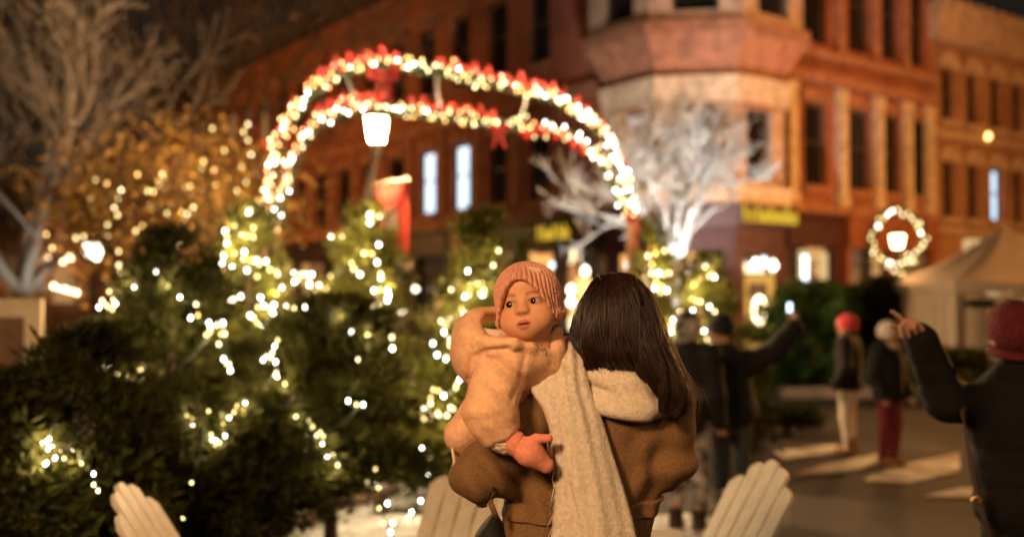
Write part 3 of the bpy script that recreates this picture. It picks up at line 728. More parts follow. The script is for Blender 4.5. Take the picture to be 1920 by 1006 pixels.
# ------------------------------------------------------------------ the lit arch
def smooth_path(px, n):
    P = np.array(px, float); t = np.concatenate([[0], np.cumsum(np.linalg.norm(np.diff(P[:, :2], axis=0), axis=1))]); q = np.linspace(0, t[-1], n)
    return np.stack([np.interp(q, t, P[:, k]) for k in range(P.shape[1])], 1)
outer = [(492,432),(503,385),(510,335),(520,275),(545,222),(580,178),(620,146),(660,129),(710,121),(770,126),(840,138),(900,150),(960,165),(1020,178),(1070,196),(1110,230),(1142,265),(1163,310),(1177,360),(1190,410)]
inner = [(515,432),(530,370),(545,320),(560,282),(585,243),(620,216),(680,204),(740,206),(800,216),(860,222),(920,232),(980,238),(1040,244),(1085,260),(1115,288),(1140,325),(1160,365),(1182,402)]
ya = lambda x: 8.9+(x-490)/700*1.5
yb = lambda x: 9.8+(x-490)/700*1.1
A3 = [W(x, y, ya(x)) for x, y in smooth_path(outer, 60)]; B3p = [W(x, y, yb(x)) for x, y in smooth_path(inner, 60)]
arch = thing('light_arch', 'double arch over the walkway wound with bulbs, garland and red ribbon', 'arch', ((A3[0]+A3[-1])/2*[1, 1, 0]))
def fuzzy_tube(path, rad, n, seed, l=.07):
    r = np.random.default_rng(seed); P = np.array(path); i = r.integers(0, len(P)-1, n); t = r.random((n, 1)); p = P[i]*(1-t)+P[i+1]*t
    d = r.normal(0, 1, (n, 3)); d /= np.linalg.norm(d, axis=1)[:, None]; s = np.cross(d, r.normal(0, 1, (n, 3))); s /= np.linalg.norm(s, axis=1)[:, None]
    b = p+d*rad*.3; V = np.stack([b, b+d*l*.5+s*l*.14, b+d*l, b+d*l*.5-s*l*.14], 1).reshape(-1, 3)
    return V, np.arange(len(V)).reshape(-1, 4)
for path, sd in ((A3, 1), (B3p, 2)):
    mb = MB(); mb.tube(path, .022, 7); rb = mb.build('rib', M['iron'], arch, world=True, smooth=True)
    V, Q = fuzzy_tube(path, .03, 2600, sd); mk('garland', V, Q, M['garland'], rb)
    for e in (0, -1):
        q = path[e]; mb = MB(); mb.tube([(q[0], q[1], 0), (q[0], q[1], .12), (q[0], q[1], .121), (q[0], q[1], q[2])], [.09, .09, .045, .04], 10); mb.build('post', M['wood_brown'], arch, world=True)
mb = MB()
for i in (8, 20, 30, 40, 50):
    mb = MB(); mb.tube([A3[i], B3p[i]], .012, 6); mb.build('tie_rod', M['iron'], arch, world=True)
def ribbon(path, i0, i1, lift, seed, wd=.14):
    r = np.random.default_rng(seed); V = []; Q = []
    P = [np.array(p)+[0, 0, lift] for p in path[i0:i1]]
    m_ = 4*(len(P)-1)
    for k in range(m_+1):
        s = k/4; i = min(int(s), len(P)-2); p = P[i]*(1-(s-i))+P[i+1]*(s-i)
        p = p+[0, 0, .035*math.sin(k*.9)+.02*r.normal()]
        for j, f in enumerate((-1, 0, 1)): V.append(p+[0, f*wd*.5, wd*(.5*abs(f)-.2)+.03*math.sin(k*1.3+f*2)])
        for j, f in enumerate((-1, 0, 1)): V.append(p+[.006, f*wd*.5, wd*(.5*abs(f)-.2)+.012+.03*math.sin(k*1.3+f*2)])
    for k in range(m_):
        a = k*6; b = a+6
        Q += [(a, a+1, b+1, b), (a+1, a+2, b+2, b+1), (a+3, b+3, b+4, a+4), (a+4, b+4, b+5, a+5), (a, b, b+3, a+3), (a+2, a+5, b+5, b+2)]
    return mk('ribbon', V, Q, M['red_ribbon'], arch, smooth=True)
for i0, i1, l in ((4, 15, .02), (15, 27, .05), (30, 45, .05), (45, 57, .03)): ribbon(A3, i0, i1, l, i0)
for i0, i1, l in ((3, 14, .02), (14, 24, .09), (26, 38, .06), (40, 50, -.05)): ribbon(B3p, i0, i1, l, i0+7)
def bow(c, s, seed):
    mb = MB()
    for sg in (-1, 1):
        lp = [(0, 0, 0), (sg*.35, -.1, .28), (sg*.75, -.05, .25), (sg*.8, 0, -.02), (sg*.45, .03, -.12), (0, 0, 0)]
        V = []; Q = []
        for p in lp:
            for dz in (-.16, .16): V.append((p[0]*s, p[1]*s-dz*.3*s, p[2]*s+dz*s*min(1, .35+abs(p[0]))))
        n = len(lp)
        V2 = [(x, y+.02*s, z) for x, y, z in V]
        Q = [(2*i, 2*i+1, 2*i+3, 2*i+2) for i in range(n-1)]+[(2*n+2*i, 2*n+2*i+2, 2*n+2*i+3, 2*n+2*i+1) for i in range(n-1)]
        mb.add(V+V2, Q, Matrix.Translation(Vector(c)))
        tl = [(0, 0, 0), (sg*.25, -.05, -.5), (sg*.3, 0, -1.0), (sg*.5, -.03, -1.6)]
        V = []
        for p in tl: V += [((p[0]-.13)*s, p[1]*s, p[2]*s), ((p[0]+.13)*s, (p[1]+.05)*s, p[2]*s), ((p[0]-.13)*s, (p[1]+.03)*s, p[2]*s), ((p[0]+.13)*s, (p[1]+.08)*s, p[2]*s)]
        Q = []
        for i in range(3):
            a = 4*i; b = a+4; Q += [(a, a+1, b+1, b), (a+2, b+2, b+3, a+3), (a, b, b+2, a+2), (a+1, a+3, b+3, b+1)]
        mb.add(V, Q, Matrix.Translation(Vector(c)))
    mb.lathe([(.05*s, -.12*s), (.15*s, -.04*s), (.15*s, .06*s), (.05*s, .12*s)], 8, c)
    mb.build('bow', M['red_ribbon'], arch, world=True, smooth=True)
bow(W(1203, 412, 10.3), .21, 1); bow(W(720, 140, 9.2), .19, 2); bow(W(515, 275, 9.1), .15, 3); bow(W(935, 240, 10.3), .13, 4)
def arch_bulbs(path, n, seed, lab, zones):
    r = np.random.default_rng(seed); P = []; K = []
    for k in range(n):
        s = (k+r.uniform(-.3, .3))/n*(len(path)-1); s = min(max(s, 0), len(path)-1.001); i = int(s); p = path[i]*(1-(s-i))+path[i+1]*(s-i)
        P.append(p+[r.normal(0, .035), -.09+r.normal(0, .02), r.normal(0, .045)]); f = s/(len(path)-1)
        wts = zones(f); K.append(['bulb_white', 'bulb_warm', 'bulb_gold', 'bulb_olive', 'bulb_red'][r.choice(5, p=np.array(wts)/sum(wts))])
    light_string(lab, P, K, .0105, 'string lights on the arch', order=False, glow=1.2)
zA = lambda f: (2, 2, 5, 2, 3) if f < .35 else ((3, 2, 4, 3, 0) if f < .5 else ((.3, 1, 2, 8, .6) if f < .68 else (9, 3, 2, 1, .8)))
zB = lambda f: (5, 3, 2, 2, 2) if f < .34 else ((2, 2, 2, 6, 0) if f < .55 else ((.3, 2, 3, 6, 1.5) if f < .72 else (9, 3, 1, 1, .5)))
arch_bulbs(A3, 96, 15, 'dimmer gold strand wound along the nearer upper rib of the arch', lambda f: (.6, 2, 5, 3, 2))
arch_bulbs(B3p, 84, 16, 'dimmer gold strand wound along the lower farther rib of the arch', lambda f: (.6, 2, 4, 4, 1.5))
arch_bulbs(A3, 99, 5, 'bulbs wound along the nearer upper rib of the arch', zA)
arch_bulbs(B3p, 92, 6, 'bulbs wound along the lower farther rib of the arch', zB)
# golden second strand near right leg
arch_bulbs(A3[42:], 34, 8, 'extra strand of amber bulbs on the right leg of the arch', lambda f: (2, 4, 5, 1, 2))
arch_bulbs(A3[:16], 28, 9, 'extra strand of amber bulbs on the left leg of the arch', lambda f: (1, 3, 5, 1, 4))

# ------------------------------------------------------------------ street lamps
def lantern(root, c, s, glow, frame, power, color, rad=.08):
    """tapered four sided lantern, top at c+.5"""
    def ring(k, z): return [(c[0]+sx*k, c[1]+sy*k, c[2]+z) for sx, sy in ((-1, -1), (1, -1), (1, 1), (-1, 1))]
    g = MB(); g.add(ring(.105*s, -.22*s)+ring(.17*s, .2*s), [(0, 1, 5, 4), (1, 2, 6, 5), (2, 3, 7, 6), (3, 0, 4, 7)]); g.build('lantern_glass', M[glow], root, world=True)
    f = MB(); a, b = ring(.112*s, -.225*s), ring(.178*s, .203*s)
    for i in range(4): f.tube([a[i], b[i]], .011*s, 5); f.tube([b[i], b[(i+1) % 4]], .013*s, 5); f.tube([a[i], a[(i+1) % 4]], .013*s, 5)
    f.build('lantern_frame', M[frame], root, world=True)
    t = MB(); t.add(ring(.2*s, .215*s)+ring(.07*s, .33*s), [(0, 1, 5, 4), (1, 2, 6, 5), (2, 3, 7, 6), (3, 0, 4, 7), (4, 5, 6, 7), (3, 2, 1, 0)]); t.lathe([(.03*s, .331*s), (.045*s, .37*s), (.01*s, .44*s)], 8, c)
    t.build('lantern_cap', M[frame], root, world=True)
    light('POINT', (c[0], c[1], c[2]-.02), power, color, rad)
ORANGE = (1, .43, .11); WARM = (1, .66, .36)
c = W(705, 243, 11.8); fb = W(672, 560, 11.8)
lp = thing('street_lamp', 'street lamp with blown-out white lantern under the arch and a red banner', 'street lamp', (fb[0], 11.8, 0))
lantern(lp, c, .66, 'lantern', 'iron_green', 900, (1, .62, .3))
mb = MB(); e = c+[0, 0, -.17]; mb.tube([(fb[0]-.12, 11.8, 0), (fb[0]-.11, 11.8, .5), W(676, 440, 11.8), W(690, 360, 11.8), e+[0, 0, -.12]], [.085, .06, .05, .045, .04], 10); mb.build('pole', M['iron_green'], lp, world=True, smooth=True)
mb = MB(); mb.lathe([(.04, -.3), (.075, -.24), (.06, -.2), (.09, -.165), (.05, -.155)], 12, c); q = W(690, 352, 11.8)
mb.build('collar', M['iron_green'], lp, world=True)
mb = MB(); mb.tube([W(700, 347, 11.95), W(768, 336, 12.1)], .022, 6); mb.tube([W(690, 362, 11.8), W(702, 346, 11.75), W(704, 372, 11.75)], .03, 6); mb.build('banner_arm', M['canvas'], lp, world=True)
def cloth(name, corners, m, parent, amp=.02, n=10):
    a, b, c_, d = [np.array(q) for q in corners]; V = []; Q = []
    for t in (0, .008):
        for i in range(n+1):
            for j in range(n+1):
                u, v = i/n, j/n; p = (a*(1-u)+b*u)*(1-v)+(d*(1-u)+c_*u)*v; V.append(p+[0, t+amp*math.sin(u*7+v*3), 0])
    N1 = (n+1)**2
    for i in range(n):
        for j in range(n):
            k = i*(n+1)+j; Q.append((k, k+n+1, k+n+2, k+1)); Q.append((k+N1, k+1+N1, k+n+2+N1, k+n+1+N1))
    return mk(name, V, Q, M[m], parent, smooth=True)
bn = cloth('banner', [W(710, 350, 12.2), W(764, 345, 12.1), W(766, 482, 12.1), W(712, 486, 12.2)], 'banner_red', lp)
cloth('banner_panel', [W(716, 390, 12.13), W(744, 388, 12.05), W(742, 432, 12.05), W(716, 440, 12.13)], 'banner_pale', bn)
# lamp inside the light wreath
c = W(1683, 452, 20); lw = thing('street_lamp', 'lantern post ringed by a wreath of bulbs before the tan block', 'street lamp', (c[0], 20, 0))
lantern(lw, c, .62, 'lantern_orange', 'iron', 260, (1, .46, .15))
mb = MB(); mb.tube([(c[0], 20, 0), (c[0], 20, .6), (c[0], 20, .61), (c[0], 20, c[2]-.24)], [.13, .1, .05, .045], 10); mb.build('pole', M['iron'], lw, world=True)
wreath = thing('light_wreath', 'ring wreath with a tail of bulbs round the right-hand lantern', 'wreath', c+[0, -.25, 0])
P = [W(1683+(49+3*math.sin(5*a))*math.cos(a), 447+(50+3*math.cos(4*a))*math.sin(a), 19.7) for a in np.linspace(0, 2*PI, 49)]
mb = MB(); mb.tube(P, .035, 6); mb.build('ring', M['garland'], wreath, world=True)
V, Q = fuzzy_tube(P, .06, 900, 9, .12); mk('garland', V, Q, M['garland'], wreath)
tail = [(1668,492),(1676,508),(1690,512),(1683,515),(1695,532),(1684,534),(1696,548),(1690,555),(1702,478),(1706,492),(1712,540),(1720,555)]
r = np.random.default_rng(3)
ringpx = [(1683+(48+r.normal(0, 4))*math.cos(a), 447+(49+r.normal(0, 4))*math.sin(a)) for a in np.linspace(0, 2*PI, 33)[:-1]]
for i, q in enumerate(ringpx+tail):
    pnt = W(q[0], q[1], 19.6); o = child('bulb', bm_get(.017, r.choice(['bulb_white', 'bulb_warm', 'bulb_olive', 'bulb_olive', 'bulb_olive', 'bulb_warm'])), wreath, pnt-np.array(wreath.location))
# globe lamp at the left
c = W(176, 468, 17); lg = thing('street_lamp', 'glowing globe lamp beside the golden tree at the left', 'street lamp', (c[0], 17, 0))
mb = MB(); mb.lathe([(.05, -.17), (.12, -.13), (.165, -.02), (.15, .08), (.09, .15), (.02, .18)], 14, c); mb.build('globe', M['lantern'], lg, world=True, smooth=True)
mb = MB(); mb.tube([(c[0], 17, 0), (c[0], 17, .5), (c[0], 17, .51), (c[0], 17, c[2]-.17)], [.11, .09, .045, .04], 10); mb.lathe([(.04, -.24), (.09, -.2), (.07, -.165)], 10, c); mb.build('pole', M['iron'], lg, world=True)
light('SPOT', c, 700, ORANGE, .1, W(320, 400, 14.6), 85)

# ------------------------------------------------------------------ tent, kiosk, rails
tc = W(1884, 560, 15.2); tx, ty = W(1884, 560, 16.6)[0], 16.6; hw_ = 1.5; ez = 1.6+25/1867*15.1; apz = W(1884, 425, 16.6)[2]
tent = thing('tent', 'cream peaked market tent with dark label on its wall', 'tent', (tx, ty, 0))
V = []; Q = []; NS = 8; NR = 8
for i in range(NR+1):
    t = i/NR; z = ez+(apz-ez)*(1-t)**1.55; s = hw_*(t*.985+.015)
    ring = []
    for side in range(4):
        c0 = [(-1, -1), (1, -1), (1, 1), (-1, 1)]; a, b = c0[side], c0[(side+1) % 4]
        for k in range(NS):
            u = k/NS; sag = -.05*math.sin(PI*u)*t; V.append((s*(a[0]*(1-u)+b[0]*u), s*(a[1]*(1-u)+b[1]*u), z+sag))
n = 4*NS
for i in range(NR):
    for k in range(n): Q.append((i*n+k, i*n+(k+1) % n, (i+1)*n+(k+1) % n, (i+1)*n+k))
mk('canopy', V, Q, M['canvas_roof'], tent, smooth=True, world=False)
vl = MB()
for a, b in (((-1, -1), (1, -1)), ((1, -1), (1, 1)), ((1, 1), (-1, 1)), ((-1, 1), (-1, -1))):
    for k in range(10):
        u0, u1 = k/10, (k+1)/10; p0 = [hw_*(a[i]*(1-u0)+b[i]*u0) for i in (0, 1)]; p1 = [hw_*(a[i]*(1-u1)+b[i]*u1) for i in (0, 1)]
        s0, s1 = -.05*math.sin(PI*u0), -.05*math.sin(PI*u1)
        vl.add([(p0[0], p0[1], ez+s0-.005), (p1[0], p1[1], ez+s1-.005), (p1[0]*1.005, p1[1]*1.005, ez-.2), (p0[0]*1.005, p0[1]*1.005, ez-.2)], [(0, 1, 2, 3)])
vl.build('valance', M['canvas'], tent)
wl = MB(); NN = 24
for face in range(3):
    P = []
    for k in range(NN+1):
        u = -1+2*k/NN; o_ = .02*math.sin(k*1.9)
        P.append([(u*1.46, -1.44+o_), (-1.46+o_, u*1.44), (u*1.46, 1.44+o_)][face])
    for k in range(NN): wl.add([(*P[k], .02), (*P[k+1], .02), (*P[k+1], ez-.21), (*P[k], ez-.21)], [(0, 1, 2, 3)])
wl.build('wall_panel', M['canvas'], tent, smooth=True)
lb = MB(); q = W(1835, 568, ty-1.47); lb.box((q[0]-tx-.22, -1.5, q[2]-.05), (q[0]-tx+.22, -1.475, q[2]+.05)); lb.build('label_plate', M['iron'], tent)
for sx in (-1, 1):
    for sy in (-1, 1):
        mb = MB(); mb.tube([(sx*1.48, sy*1.48, 0), (sx*1.48, sy*1.48, ez)], .025, 8); mb.build('leg', M['canvas'], tent)
# framed board at the left edge
bx = W(18, 650, 7.6)
kb = thing('notice_board', 'cream framed brown board standing at the left edge', 'notice board', (bx[0]-.12, 7.6, 0), math.radians(14))
mb = MB(); mb.box((-.6, -.05, 1.42), (.34, .05, 1.56)); mb.box((.22, -.045, .2), (.34, .045, 1.419)); mb.box((-.6, -.045, .2), (-.48, .045, 1.419)); mb.box((-.479, -.045, .2), (.219, .045, .32)); mb.build('frame', M['wood_cream'], kb)
mb = MB(); mb.box((-.478, -.02, .322), (.218, .02, 1.418)); mb.build('panel', M['wood_brown'], kb)
mb = MB(); mb.box((-.40, -.035, .95), (.0, -.022, 1.34)); mb.build('poster', M['wood_cream'], kb)
for x in (-.54, .28):
    mb = MB(); mb.box((x-.05, -.05, 0), (x+.05, .05, .198)); mb.build('leg', M['wood_cream'], kb)
for lab, pts, rr_ in (('long timber rail lying slantwise over the snow', [G(545, 1003)+[0, 0, .1], G(742, 955)+[0, 0, .16]], .045), ('timber rail lying under the dark firs', [G(420, 962)+[0, 0, .12], G(690, 952)+[0, 0, .12]], .05),
                     ('short timber rail beside the slender fir', [G(690, 882)+[0, 0, .2], G(836, 868)+[0, 0, .2]], .05), ('timber rail behind the round-topped fir', [G(480, 930)+[0, 0, .3], G(800, 905)+[0, 0, .3]], .045)):
    mb = MB(); a, b = np.array(pts[0]), np.array(pts[1]); mb.tube([a, a*.7+b*.3+[0, 0, .008], a*.3+b*.7-[0, 0, .006], b], [rr_, rr_*.96, rr_*.93, rr_*.88], 9)
    o = thing('timber_rail', lab, 'timber rail', (a+b)/2*[1, 1, 0], 0, 'timber rails of the tree lot'); mb.build('pole', M['wood'], o, world=True)
    for q in (a*.85+b*.15, a*.15+b*.85):
        mb = MB(); hgt = q[2]-rr_*.8; mb.box((q[0]-.05, q[1]-.07, 0), (q[0]+.05, q[1]+.07, max(.03, hgt))); mb.build('block', M['wood'], o, world=True)

# ------------------------------------------------------------------ adirondack chairs
def adirondack(label, loc, rz):
    root = thing('adirondack_chair', label, 'chair', loc, rz, 'cream adirondack chairs'); root.scale = (.93, .93, .93)
    rec = math.radians(33); n = 5; sw = .082; gap = .004
    T = Matrix.Translation((0, .17, .30)) @ Matrix.Rotation(-rec, 4, 'X')
    for k in range(n):
        u = k-(n-1)/2; top = .76-.030*u*u
        fan = u*.007
        x0, x1 = u*(sw+gap)-sw/2*.86, u*(sw+gap)+sw/2*.86; X0, X1 = u*(sw+gap)+fan-sw/2, u*(sw+gap)+fan+sw/2
        o = [(x0, 0), (x1, 0), (X1, top-.02)]
        sh = -.035*(u*.8)
        for j in range(5): a = PI*(j+1)/6; o.append(((X0+X1)/2+sw/2*math.cos(a), top-.02+.03*math.sin(a)+sh*math.cos(a)*.5))
        o.append((X0, top-.02))
        mb = MB(); mb.prism(o, -.011, .011, T); mb.build('back_slat', M['chair'], root)
    for z0 in (.16, .5):
        mb = MB(); mb.box((-.23, .012, z0), (.23, .035, z0+.06), T); mb.build('back_rail', M['chair'], root)
    T2 = Matrix.Translation((0, -.36, .37)) @ Matrix.Rotation(math.radians(-9), 4, 'X')
    for k in range(5):
        mb = MB(); mb.box((-.25, k*.106, 0), (.25, k*.106+.098, .02), T2); mb.build('seat_slat', M['chair'], root)
    for s in (-1, 1):
        mb = MB(); mb.prism([(-.08, .55), (.08, .55), (.085, .573), (-.085, .573)], -.42, .3, Matrix.Translation((s*.34, 0, 0))); mb.build('armrest', M['chair'], root)
        mb = MB(); mb.box((s*.305-.012, -.36, 0), (s*.305+.012, -.26, .549)); mb.build('leg', M['chair'], root)
        mb = MB(); T3 = Matrix.Translation((s*.28, -.36, .25)) @ Matrix.Rotation(math.radians(-13), 4, 'X'); mb.box((-.011, 0, 0), (.011, .95, .1), T3); mb.build('side_rail', M['chair'], root)
        mb = MB(); mb.box((s*.332-.011, .2, .3), (s*.332+.011, .27, .549)); mb.build('arm_support', M['chair'], root)
    return root
adirondack('cream chair at the right with its slatted back tilted right', (.63, 4.1, 0), math.radians(-67))
adirondack('cream chair low at the left with only its back top showing', (-.95, 3.82, 0), math.radians(92))
adirondack('cream chair half hidden behind the woman in the brown coat', (-.365, 3.91, 0), math.radians(-25))
# ------------------------------------------------------------------ implicit surfaces
A_ = lambda *a: np.array(a, dtype=np.float64)
def ell(P, c, r, R=None):
    q = P-np.asarray(c)
    if R is not None: q = q @ R
    r = np.asarray(r, float); k0 = np.linalg.norm(q/r, axis=1); k1 = np.linalg.norm(q/(r*r), axis=1)+1e-9
    return k0*(k0-1)/k1
def cap(P, a, b, ra, rb, sy=1.0):
    a = np.array(a, float); b = np.array(b, float)
    if sy != 1: P = P*[1, 1/sy, 1]; a = a*[1, 1/sy, 1]; b = b*[1, 1/sy, 1]
    ab = b-a; t = np.clip(((P-a) @ ab)/(ab @ ab+1e-12), 0, 1)
    return (np.linalg.norm(P-a-t[:, None]*ab, axis=1)-(ra+(rb-ra)*t))*(1 if sy == 1 else (sy+1)/2)
def torus(P, c, R, r, sy=1.0, tilt=0, tiltx=0):
    q = P-np.asarray(c); z = q[:, 2]-tilt*q[:, 1]-tiltx*q[:, 0]
    return np.hypot(np.hypot(q[:, 0], q[:, 1]/sy)-R, z)-r
def smin(a, b, k):
    h = np.clip(.5+.5*(b-a)/k, 0, 1); return b*(1-h)+a*h-k*h*(1-h)
def smax(a, b, k): return -smin(-a, -b, k)
def blend(k, *ds):
    d = ds[0]
    for e in ds[1:]: d = smin(d, e, k)
    return d
def wob(P, f, seed=0, n=5):
    r = np.random.default_rng(seed); s = 0
    for i in range(n):
        d = r.normal(0, 1, 3); d /= np.linalg.norm(d); s = s+np.sin(P @ d*f*r.uniform(.6, 1.5)+r.uniform(0, 6.28)+.8*np.sin(P @ r.normal(0, 1, 3)*f*.4))
    return s/n
def nets(f, lo, hi, h):
    lo = np.array(lo, float); hi = np.array(hi, float); n = np.ceil((hi-lo)/h).astype(int)+1
    ax = [lo[i]+h*np.arange(n[i]) for i in range(3)]
    D = np.empty(n)
    for i0 in range(0, n[0], 24):
        Gd = np.stack(np.meshgrid(ax[0][i0:i0+24], ax[1], ax[2], indexing='ij'), -1)
        D[i0:i0+24] = f(Gd.reshape(-1, 3)).reshape(Gd.shape[:3])
    S = D < 0; cnt = np.zeros(n-1, int)
    for a in (0, 1):
        for b in (0, 1):
            for c in (0, 1): cnt += S[a:n[0]-1+a, b:n[1]-1+b, c:n[2]-1+c]
    act = (cnt > 0) & (cnt < 8); I = np.argwhere(act); acc = np.zeros((len(I), 3)); num = np.zeros(len(I))
    cs = [A_(a, b, c).astype(int) for a in (0, 1) for b in (0, 1) for c in (0, 1)]
    for x in range(8):
        for y in range(x+1, 8):
            if np.abs(cs[x]-cs[y]).sum() != 1: continue
            da = D[tuple((I+cs[x]).T)]; db = D[tuple((I+cs[y]).T)]; m = (da < 0) != (db < 0)
            t = da[m]/(da[m]-db[m]); acc[m] += cs[x]+t[:, None]*(cs[y]-cs[x]); num[m] += 1
    V = lo+h*(I+acc/num[:, None]); idx = -np.ones(n-1, int); idx[act] = np.arange(len(I)); Fs = []
    for axn in range(3):
        u, v = (axn+1) % 3, (axn+2) % 3
        sl = [slice(None)]*3; s0 = list(sl); s0[axn] = slice(0, -1); s1 = list(sl); s1[axn] = slice(1, None)
        E = np.argwhere(S[tuple(s0)] != S[tuple(s1)])
        E = E[(E[:, u] > 0) & (E[:, v] > 0) & (E[:, u] < n[u]-1) & (E[:, v] < n[v]-1)]
        if not len(E): continue
        inn = S[tuple(E.T)]
        def at(du, dv): q = E.copy(); q[:, u] += du; q[:, v] += dv; return idx[tuple(q.T)]
        Q = np.stack([at(-1, -1), at(0, -1), at(0, 0), at(-1, 0)], 1); Q[~inn] = Q[~inn][:, ::-1]; Fs.append(Q)
    return V, np.concatenate(Fs)
def fuzz(V, Q, n, l, w, seed=0, grav=.2, mask=None):
    """short fibres standing off a surface, returned as extra quads"""
    r = np.random.default_rng(seed)
    a = V[Q[:, 1]]-V[Q[:, 0]]; b = V[Q[:, 3]]-V[Q[:, 0]]; N = np.cross(a, b); ar = np.linalg.norm(N, axis=1)+1e-12; N = N/ar[:, None]
    if mask is not None: ar = ar*mask(V[Q].mean(1))
    i = r.choice(len(Q), n, p=ar/ar.sum()); s = r.random((n, 2, 1)); q = V[Q[i]]
    P = q[:, 0]*(1-s[:, 0])*(1-s[:, 1])+q[:, 1]*s[:, 0]*(1-s[:, 1])+q[:, 2]*s[:, 0]*s[:, 1]+q[:, 3]*(1-s[:, 0])*s[:, 1]
    flow = np.stack([wob(P, 45, 1), wob(P, 45, 2), wob(P, 45, 3)], 1)
    d = r.normal(0, .5, (n, 3))+flow*.8; d[:, 2] -= grav; d -= N[i]*(d*N[i]).sum(1)[:, None]; d /= np.linalg.norm(d, axis=1)[:, None]+1e-9
    d = d*.8+N[i]*r.uniform(.35, .75, (n, 1)); d /= np.linalg.norm(d, axis=1)[:, None]
    sd = np.cross(d, N[i]); sd /= np.linalg.norm(sd, axis=1)[:, None]; L = (l*r.uniform(.5, 1.25, n))[:, None]
    P = P-N[i]*l*.15
    X = np.stack([P-sd*w/2, P+sd*w/2, P+d*L+sd*w*.2, P+d*L-sd*w*.2], 1).reshape(-1, 3)
    FZ[0] = (len(V), np.repeat(N[i], 4, axis=0))
    return np.concatenate([V, X]), np.concatenate([Q, np.arange(4*n).reshape(-1, 4)+len(V)])
def colour(o, C):
    at = o.data.color_attributes.new('Col', 'FLOAT_COLOR', 'POINT'); C = np.concatenate([C, np.ones((len(C), 1))], 1)
    at.data.foreach_set('color', C.ravel().astype(np.float32))
def rot(yaw=0, pitch=0, roll=0):
    return np.array(Matrix.Rotation(yaw, 3, 'Z') @ Matrix.Rotation(roll, 3, 'Y') @ Matrix.Rotation(pitch, 3, 'X'))
def hand_parts(P, wr, d, nrm, s=1, curl=.5, side=1, point=False):
    wr = np.array(wr); d = np.array(d, float); d /= np.linalg.norm(d); nrm = np.array(nrm, float); nrm -= d*(nrm @ d); nrm /= np.linalg.norm(nrm); l = np.cross(nrm, d)*side
    R = np.stack([l, d, nrm], 1)
    D = blend(.012*s, ell(P, wr+d*.05*s, A_(.042, .052, .016)*s, R), cap(P, wr-d*.05*s, wr+d*.02*s, .026*s, .026*s))
    for i, (o, ln) in enumerate(((.030, .070), (.010, .078), (-.011, .073), (-.030, .058))):
        c = curl*(1+.12*i)
        if point and i == 0: c = .08
        b = wr+d*.09*s+l*o*s; m = b+(d*math.cos(c)+nrm*math.sin(c)+l*o*3)*ln*.5*s; t = m+(d*math.cos(2.1*c)+nrm*math.sin(2.1*c))*ln*.5*s
        D = smin(D, np.minimum(cap(P, b, m, .0095*s, .0085*s), cap(P, m, t, .0085*s, .007*s)), .005*s)
    b = wr+d*.025*s+l*.03*s; m = b+(d*.6+l*.7+nrm*.25)*.04*s; t = m+(d*.9+l*.15+nrm*.5*min(1, curl*1.5))*.034*s
    return smin(D, np.minimum(cap(P, b, m, .013*s, .0105*s), cap(P, m, t, .0105*s, .008*s)), .008*s)
def adult_head(q, s=1.0):
    """q in head coordinates, front -y, origin between the eyes"""
    q = q/s
    d = blend(.03, ell(q, (0, .018, .028), (.074, .092, .088)), ell(q, (0, -.022, -.05), (.056, .058, .062)))
    d = smin(d, ell(q, (0, -.062, -.098), (.022, .02, .016)), .03)
    d = smin(d, cap(q, (0, -.078, 0), (0, -.096, -.034), .008, .013), .014)
    for x in (-1, 1):
        d = smin(d, ell(q, (x*.034, -.055, -.04), (.026, .026, .026)), .02)
        d = smax(d, -ell(q, (x*.032, -.09, 0), (.017, .014, .010)), .012)
        d = smin(d, ell(q, (x*.032, -.064, 0), (.0145, .0145, .0145)), .004)
        d = smin(d, ell(q, (x*.077, .012, -.02), (.010, .02, .032)), .008)
    d = smin(d, ell(q, (0, -.082, -.062), (.022, .009, .005)), .006); d = smin(d, ell(q, (0, -.081, -.073), (.019, .010, .006)), .006)
    return d*s

SK = lambda n, c: mat(n, c, .5, .12, 30, .1, 200, spec=.35)
M['skin_brown'] = mat('toddler_skin', (.44, .2, .11), .55, .08, 60, .05, 300, attr=True, spec=.25)
M['skin'] = SK('skin', (.50, .27, .17))
_b = M['skin_brown'].node_tree.nodes['Principled BSDF']; _b.inputs['Subsurface Weight'].default_value = .22; _b.inputs['Subsurface Radius'].default_value = (1, .35, .18); _b.inputs['Subsurface Scale'].default_value = .008
M['eye'] = mat('eye', (.7, .66, .6), .06, attr=True, spec=.6)
M['coat'] = mat('camel_wool', (.20, .105, .042), .92, .32, 230, .6, 420, sheen=.3, bdist=.003)
M['scarf'] = mat('cream_wool', (.80, .69, .56), .95, .0, 110, .7, 260, sheen=.4, col2=(.58, .49, .39), bdist=.004, detail=6)
M['fleece'] = mat('peach_fleece', (.88, .54, .33), .95, .11, 90, .4, 170, sheen=.5, bdist=.004)
M['fleece_lining'] = mat('pale_lining', (.78, .62, .5), .9, .15, 60, .4, 300)
M['knit_pink'] = mat('pink_knit', (.70, .34, .235), .95, .16, 160, .7, 380, sheen=.3, bdist=.003)
M['mitten'] = mat('coral_mitten', (.80, .29, .19), .9, .12, 120, .4, 500, sheen=.3, bdist=.002)
M['label'] = mat('cream_label', (.8, .66, .48), .7)
M['hair'] = mat('brown_hair', (.030, .011, .0055), .46, .45, 25, spec=.55)
M['black_cloth'] = mat('black_cloth', (.008, .0065, .006), .85, .3, 30, .4, 120)
M['puffer'] = mat('dark_puffer_nylon', (.008, .0062, .0058), .85, .3, 20, .5, 60, spec=.25)
M['jeans'] = mat('blue_grey_jeans', (.06, .066, .078), .9, .35, 20, .4, 200)
M['hat_maroon'] = mat('maroon_knit', (.13, .008, .016), .9, .45, 60, .9, 75, bdist=.012)
